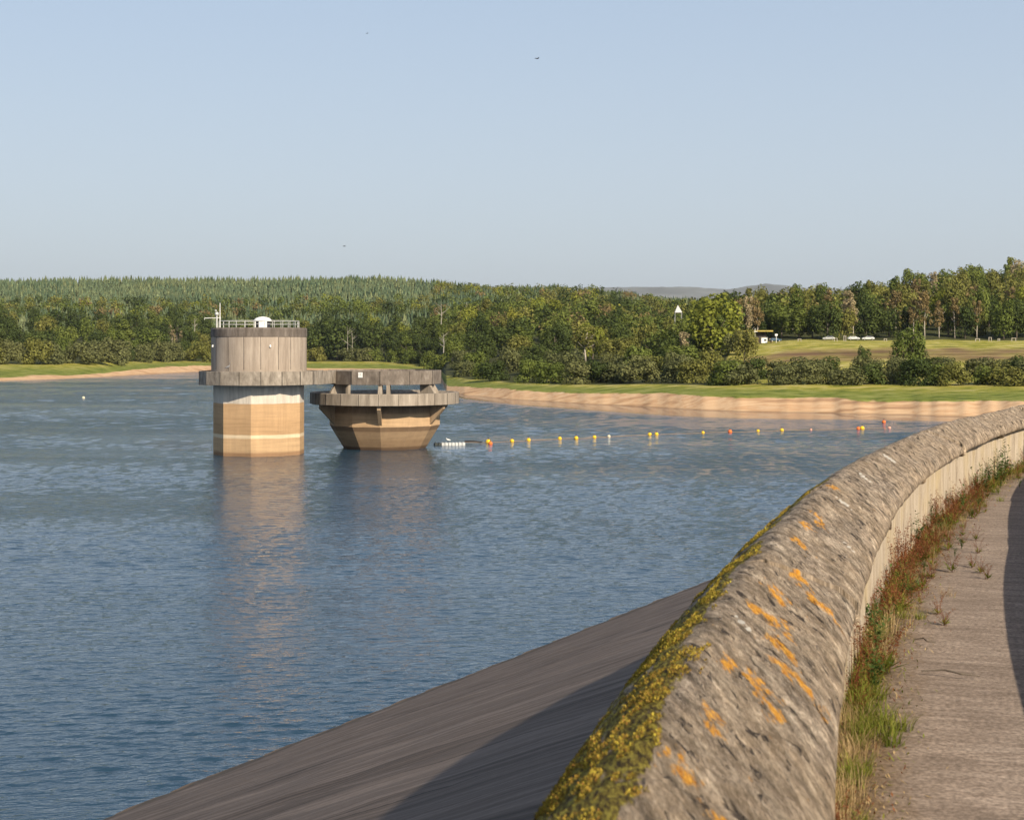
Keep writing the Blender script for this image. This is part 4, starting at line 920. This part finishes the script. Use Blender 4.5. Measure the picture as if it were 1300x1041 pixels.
# hut
hD = 585; h = empty('visitor_hut', (PX(957, hD), hD, gz(957, hD))); tag(h, 'low dark timber hut with a yellow lit flat roof beside the car park', 'building')
mb = MB(); mb.box((0,0,2.2), (8.5,5,4.6)); mb.build('wall', plain('dark_timber', (.05,.04,.035), .8, .3, 1), h)
mb = MB(); mb.box((.9,-.9,4.75), (11,7.6,.5)); mb.build('roof', plain('yellow_lit_roof', (.42,.33,.08), .8, .25, .5), h, bevel=.05)  # yellow light on the roof is put into its base colour
mb = MB(); mb.box((-2.2,-2.53,3.2), (2.6,.05,1.0)); mb.build('window', plain('hut_glass', (.10,.12,.14), .15), h)
mb = MB(); mb.box((1.0,-2.54,1.2), (1.1,.06,2.2)); mb.build('door', plain('hut_door', (.12,.08,.05), .7), h)
k_ = empty('white_kiosk', (PX(970, 577), 577, gz(970, 577)+.2)); tag(k_, 'small white box kiosk standing in front of the hut', 'kiosk')
mb = MB(); mb.box((0,0,1.0), (2.2,1.6,2.0)); mb.build('body', WHITE, k_, bevel=.04); mb = MB(); mb.box((0,0,2.06), (2.5,1.9,.12)); mb.build('roof', STEEL, k_); mb = MB(); mb.box((.3,-.82,1.1), (.9,.05,.6)); mb.build('hatch', DARK, k_)
b2 = empty('timber_bin', (PX(978.5, 576), 576, gz(978, 576)+.2)); tag(b2, 'tan box bin between the white kiosk and the dark blue car', 'bin'); mb = MB(); mb.box((0,0,.75), (1.1,.9,1.5)); mb.build('body', plain('tan_wood', (.50,.36,.18), .8, .2, 2), b2, bevel=.04); mb = MB(); mb.box((0,0,1.56), (1.2,1.0,.1)); mb.build('lid', DARK, b2)
for px, D, hh, lb, pl in ((958.5,574,6.0,'pale pole standing in front of the hut roof',False),(985.5,572,3.2,'short white sign on a post above the dark blue car',True)):
    o = empty('sign_post', (PX(px, D), D, gz(px, D))); tag(o, lb, 'post'); mb = MB(); mb.tube([(0,0,0),(0,0,hh)], .09, 8); mb.build('pole', WHITE, o)
    mb = MB(); mb.box((0,-.1,hh-(.35 if pl else 1.2)), (.95 if pl else 1.8, .06, .7 if pl else .16)); mb.build('panel', WHITE, o)
# white pyramid roof seen over the trees
pD = 640; py = empty('pyramid_roof', (PX(861, pD), pD, ZY(402, pD))); tag(py, 'white pointed pyramid canopy rising above the trees', 'canopy')
mb = MB(); zt = 4.7; mb.add([(-1.5,-1.5,1.6),(1.5,-1.5,1.6),(1.5,1.5,1.6),(-1.5,1.5,1.6),(-.15,0,zt)], [(0,1,4),(1,2,4),(2,3,4),(3,0,4),(3,2,1,0)]); mb.build('canopy', plain('white_canvas', (.50,.50,.49), .6, .06, 1), py)
for sx in (-1, 1):
    for sy in (-1, 1): mb = MB(); mb.tube([(sx*1.35,sy*1.35,1.7),(sx*1.35,sy*1.35,-14)], .07, 6); mb.build('leg', STEEL, py)
# pavilion on the hill
vD = 835; pv = empty('hill_pavilion', (PX(1143, vD), vD, ZY(369, vD))); tag(pv, 'pale roofed pavilion on the hill crest above the cars', 'building')
mb = MB(); mb.add([(-6,-4,0),(4.5,-4,0),(4.5,4,0),(-6,4,0),(-2.6,0,3.0),(0,0,3.0)], [(0,1,5,4),(1,2,5),(2,3,4,5),(3,0,4),(3,2,1,0)]); mb.build('roof', plain('pale_slate', (.42,.42,.42), .7, .15, .5), pv)
mb = MB(); mb.box((-.75,0,-7.0), (8.5,6,13.8)); mb.build('wall', plain('pavilion_wall', (.16,.14,.12), .8, .2, .5), pv)
for x in (-5.6, 4.1): mb = MB(); mb.box((x,-3.7,-7), (.4,.4,13.8)); mb.build('post', WHITE, pv)
# rock at the waterline and a few birds in the air
def rock(px, y, r, lb, seed):
    p = W(px, y); rg = random.Random(seed); mb = MB(); mb.sphere((0,0,0), 1, 14, 9); mb.v = [tuple(Vector(v)*(1+.35*noise.noise(Vector(v)*1.4+Vector((seed,0,0))))*r) for v in mb.v]; mb.v = [(x*1.4, yy, z*.6) for x, yy, z in mb.v]
    o = mb.build('rock', plain('grey_rock', (.20,.18,.16), .9, .3, 3), None, False); o.location = p+Vector((0,0,.25)); tag(o, lb, 'rock')
rock(830, 509+7, 1.0, 'grey boulder at the waterline below the middle shrubs', 3); rock(833, 516.6, .6, 'smaller stone beside the grey boulder at the waterline', 5)
def flyer(px, y, D, s_, lb):
    o = empty('flying_bird', (PX(px, D), D, ZY(y, D)), .6); o.scale = (s_,)*3; tag(o, lb, 'bird'); mb = MB(); mb.tube([(-.3,0,0),(-.1,0,.01),(.12,0,.02),(.3,0,.02)], [.01,.06,.05,.01], 8)
    for s in (-1, 1): mb.add([(-.08,s*.04,.03),(.12,s*.04,.03),(.14,s*.35,.16),(-.02,s*.38,.15),(.0,s*.75,.06)], [(0,1,2,3),(3,2,4)])
    mb.build('body', DARK, o)
flyer(682, 75, 160, .75, 'dark bird flying high above the middle of the lake'); flyer(437, 313, 300, 1.0, 'dark bird flying low over the hill behind the bellmouth'); flyer(466, 43, 190, .5, 'tiny bird near the top of the sky')

# ------------------------------------------------------------------ weeds along the wall foot
def weedmat(name, cs, tr=.3):
    return foliage(name, *cs, tr)
WG = weedmat('weed_green', ((.10,.14,.022),(.17,.20,.035),(.27,.25,.06))); WD = weedmat('dock_rust', ((.13,.045,.025),(.19,.070,.035),(.25,.11,.05))); WS = weedmat('dry_straw', ((.30,.21,.10),(.38,.28,.14),(.45,.34,.19))); WY = weedmat('yellow_petal', ((.75,.55,.02),(.8,.6,.03),(.85,.65,.05))); WF = weedmat('weed_dark_leaf', ((.05,.09,.025),(.075,.12,.035),(.10,.15,.045)))
def blade(P, F_, base, h_, lean, az, w_, seg=3):
    x, y, z = base; px_, py_ = -math.sin(az)*w_/2, math.cos(az)*w_/2; b0 = len(P)
    for k in range(seg+1):
        f = k/seg; bx = x+math.cos(az)*lean*f*f; by = y+math.sin(az)*lean*f*f; bz = z+h_*(f-.18*f*f); ww = (1-f)**.7 if k < seg else .05
        P += [(bx-px_*ww, by-py_*ww, bz), (bx+px_*ww, by+py_*ww, bz)]
    for k in range(seg): F_.append((b0+2*k, b0+2*k+1, b0+2*k+3, b0+2*k+2))
def leafq(P, F_, c, az, tilt, l, w_):
    b0 = len(P); d = Vector((math.cos(az)*math.cos(tilt), math.sin(az)*math.cos(tilt), math.sin(tilt))); s = Vector((-math.sin(az), math.cos(az), 0)); c = Vector(c)
    P += [tuple(c), tuple(c+d*l*.5+s*w_/2), tuple(c+d*l), tuple(c+d*l*.5-s*w_/2)]; F_.append((b0, b0+1, b0+2, b0+3))
def weed_mesh(nm, P, F_, mat, seed): 
    rg = np.random.default_rng(seed); return np_mesh(nm, P, F_, mat, False, {'leaf': ('FACE', rg.uniform(0,1,len(F_))), 'tint': ('FACE', rg.uniform(0,.6,len(F_)))})
def tuft(seed, mat, h_=.28, n=70, r=.10, w_=.007):
    rg = random.Random(seed); P = []; F_ = []
    for i in range(n): a = rg.uniform(0,6.28); q = rg.uniform(0,1)**.5*r; blade(P, F_, (q*math.cos(a), q*math.sin(a), 0), h_*rg.uniform(.4,1.1), h_*rg.uniform(.2,.8), a+rg.uniform(-.8,.8), w_*rg.uniform(.6,1.3))
    return weed_mesh('blades', P, F_, mat, seed)
def dock(seed):
    rg = random.Random(seed); P = []; F_ = []; P2 = []; F2_ = []
    for i in range(8):
        a = rg.uniform(0,6.28); h_ = rg.uniform(.18,.42); ln = rg.uniform(.03,.20); r0 = rg.uniform(0,.07); bx, by = r0*math.cos(a), r0*math.sin(a)
        blade(P, F_, (bx,by,0), h_*1.2, ln, a, .006, 4); blade(P, F_, (bx,by,0), h_*1.2, ln, a+1.5, .006, 1) if 0 else None
        for k in range(64):
            f = rg.uniform(.30,1.0); c = (bx+math.cos(a)*ln*f*f+rg.uniform(-.03,.03)*(1.3-f), by+math.sin(a)*ln*f*f+rg.uniform(-.03,.03)*(1.3-f), h_*1.2*(f-.18*f*f)+rg.uniform(-.01,.01)); leafq(P, F_, c, rg.uniform(0,6.28), rg.uniform(-.6,.9), rg.uniform(.008,.020), rg.uniform(.006,.012))
    for i in range(12): a = rg.uniform(0,6.28); leafq(P2, F2_, (0,0,.02), a, rg.uniform(.2,1.0), rg.uniform(.08,.18), rg.uniform(.02,.04))
    return weed_mesh('stalks', P, F_, WD, seed), weed_mesh('leaves', P2, F2_, WG, seed)
def leafy(seed, mat=WF, h_=.30, yel=False):
    rg = random.Random(seed); P = []; F_ = []; P2 = []; F2_ = []
    for i in range(9):
        a = rg.uniform(0,6.28); hh = h_*rg.uniform(.5,1.1); ln = rg.uniform(.03,.14); blade(P, F_, (0,0,0), hh*1.2, ln, a, .005, 3)
        for k in range(16): f = rg.uniform(.15,1); leafq(P, F_, (math.cos(a)*ln*f*f, math.sin(a)*ln*f*f, hh*1.2*(f-.18*f*f)), rg.uniform(0,6.28), rg.uniform(-.3,.7), rg.uniform(.02,.05), rg.uniform(.010,.022))
        if yel and i < 5:
            for k in range(6): leafq(P2, F2_, (math.cos(a)*ln, math.sin(a)*ln, hh), k*1.05, .35, .013, .010)
    return weed_mesh('foliage', P, F_, mat, seed), (weed_mesh('flowers', P2, F2_, WY, seed) if yel else None)
WP = {'grass': [], 'dry': [], 'dock': [], 'leafy': [], 'flower': []}
for i in range(4): WP['grass'].append([('blades', tuft(200+i, WG, .15, 60, .07, .006))]); WP['dry'].append([('blades', tuft(210+i, WS, .19, 55, .12, .004))])
for i in range(4):
    a_, b_ = dock(220+i); WP['dock'].append([('stalks', a_), ('leaves', b_)])
for i in range(3):
    a_, _ = leafy(230+i); WP['leafy'].append([('foliage', a_)]); a_, b_ = leafy(240+i, WG, .18, True); WP['flower'].append([('foliage', a_), ('flowers', b_)])
WN = {'grass': ('grass_tuft', 'green grass tuft', 'grass'), 'dry': ('dry_grass_tuft', 'dry straw coloured grass tuft', 'grass'), 'dock': ('dock_plant', 'rust red dock seed stalks', 'weed'), 'leafy': ('leafy_weed', 'dark green leafy weed', 'weed'), 'flower': ('ragwort_plant', 'small weed with yellow flowers', 'weed')}
def weed(kind, s, r, sc_):
    rg = G; parts = rg.choice(WP[kind]); nm, lb, ct = WN[kind]; x, y, z = at(round(s, 1), r, PATH); rz = rg.uniform(0, 6.28)
    zone = 'at the very near end' if s < 3.2 else 'along the near wall' if s < 7 else 'along the middle wall' if s < 14 else 'along the far wall'
    if len(parts) == 1: o = link(bpy.data.objects.new(nm, parts[0][1])); o.location = (x,y,z); o.rotation_euler = (0,0,rz)
    else:
        o = empty(nm, (x,y,z), rz)
        for pn, me in parts: link(bpy.data.objects.new(pn, me), o)
    o.scale = (sc_,)*3; hug = 'against the wall foot' if r < .72 else 'out on the path edge'
    tag(o, f'{lb} {hug} {zone}', ct, f'{lb}s {hug} {zone}')
s = .6
while s < 25:
    s += G.uniform(.04, .085)*(1 if s < 14 else 1.15)
    if s < 3.0: kd2 = pick(('grass',4),('dry',5),('dock',1.2)); wid = .11
    elif s < 5.5: kd2 = pick(('grass',6),('dry',2.5),('dock',1.6),('leafy',1.2),('flower',.3)); wid = .13
    elif s < 14.5: kd2 = pick(('dock',6),('grass',2.6),('dry',2),('leafy',.8)); wid = .30
    elif s < 17: kd2 = pick(('leafy',3),('dock',2),('grass',3),('flower',1)); wid = .26
    else: kd2 = pick(('grass',4),('flower',2),('leafy',1.6),('dock',3),('dry',1)); wid = .30
    r = .53 + abs(G.gauss(0, .55))*wid
    big = .8 if s < 3 else 1.0 if s < 5.5 else .95
    weed(kd2, s, min(r, 1.0), G.uniform(.6, 1.1)*big*(1.0 if r < .70 else .6))
for s, r in ((8.0,1.12),(7.7,1.18),(8.3,1.05),(9.2,1.05),(10.1,.98),(5.6,.95),(6.0,.9)): weed('dock', s, r, .4)
for s, r in ((2.6,.66),(2.7,.72),(2.8,.64),(2.75,.78),(2.55,.74),(2.9,.70)): weed('grass', s, r, .8)
weed('leafy', 16.9, .62, 1.6); weed('leafy', 16.6, .60, 1.4); weed('leafy', 19.2, .62, 1.6)
# twigs
for i, (s, r, l, a) in enumerate(((4.0,1.0,.30,-.5),(4.9,.85,.14,-.9))):
    x, y, z = at(s, r, PATH+.02); mb = MB(); mb.tube([(-l/2,0,.005),(-l*.1,.012,.02),(l*.2,-.01,.012),(l/2,.02,.004)], [.003,.005,.005,.002], 6); o = mb.build('twig', BARK); o.location = (x,y,z); o.rotation_euler = (0,0,a)
    tag(o, ['longest dry twig lying across the near path','short stub of twig beyond the longest one','bent twig close to the weeds beyond the long one','stubby upturned twig on the near path','thin twig nearest the bottom of the picture'][i], 'twig', 'twigs fallen on the path')
# litter and creeping weeds in the joint of wall and path, uncountable
rg = np.random.default_rng(8); P = []; F_ = []; rr_ = random.Random(4)
for i in range(16000):
    s = rr_.uniform(0, 24); r = .51+abs(rr_.gauss(0,.13)); x, y, z = at(round(s,1), r, PATH+.004); th = _cv[round(round(s,1),3)][2]; ds_ = rr_.uniform(-.05,.05); x += math.sin(R(th))*ds_; y += math.cos(R(th))*ds_
    leafq(P, F_, (x,y,z), rr_.uniform(0,6.28), rr_.uniform(.05,1.0), rr_.uniform(.010,.04), rr_.uniform(.003,.010))
me = np_mesh('ground_litter', P, F_, [WS, WG, WD], False, {'leaf': ('FACE', rg.uniform(0,1,len(F_))), 'tint': ('FACE', rg.uniform(0,1,len(F_)))})
mi = rg.choice([0,1,2], len(F_), p=[.45,.35,.2]).astype(np.int32); me.polygons.foreach_set('material_index', mi); me.update(); tag(link(bpy.data.objects.new('ground_litter', me)), 'dry leaf litter and creeping weeds at the foot of the wall', kind='stuff')
# moss cushions on the lakeside shoulder of the coping
MG = weedmat('moss_green', ((.14,.11,.025),(.44,.38,.05),(.20,.10,.03)), .15)
P = []; F_ = []
for i in range(150000):
    s = -2.2 + 14*rr_.random()**1.4; v = rr_.uniform(6, 19.5)
    j = int(v); f = v-j; r = PROFILE[j][0]*(1-f)+PROFILE[j+1][0]*f; z = CREST+PROFILE[j][1]*(1-f)+PROFILE[j+1][1]*f
    edge = .07 + .11*max(0, 1-abs(s+1.0)/2.4) - max(0, s-7)*.02
    lim = .26*nz2(s*1.6, r*7, 4) + .34*nz2(s*7, r*22, 9) + min(.10, max(-.3, (edge-r)*1.2)) - .07 - .10*max(0, s-1.5)/4
    if lim < .03: continue
    hgt = min(.016, (lim-.03)*.16); x, y, zz_ = at(round(s,1), r, z+hgt*rr_.uniform(.2,1)); th = _cv[round(round(s,1),3)][2]; ds_ = s-round(s,1)
    x += math.sin(R(th))*ds_; y += math.cos(R(th))*ds_
    leafq(P, F_, (x,y,zz_-.002), rr_.uniform(0,6.28), rr_.uniform(.3,1.4), rr_.uniform(.005,.012), rr_.uniform(.003,.007))
me = weed_mesh('moss', P, F_, MG, 3); tag(link(bpy.data.objects.new('moss', me)), 'yellow green moss cushions on the lakeside shoulder of the coping', kind='stuff')

# ------------------------------------------------------------------ air
if HAZE:
    m = NT('air'); v = m.n('VolumePrincipled', Density=.000028); m.set(v, 'Color', (.82,.89,1.0)); m.set(v, 'Anisotropy', .3); m.t.links.new(v.outputs[0], m.out.inputs['Volume'])
    mb = MB(); mb.box((0, 7000, 240), (17000, 16000, 520)); tag(mb.build('haze', m.mat), 'thin blue summer haze', kind='stuff')
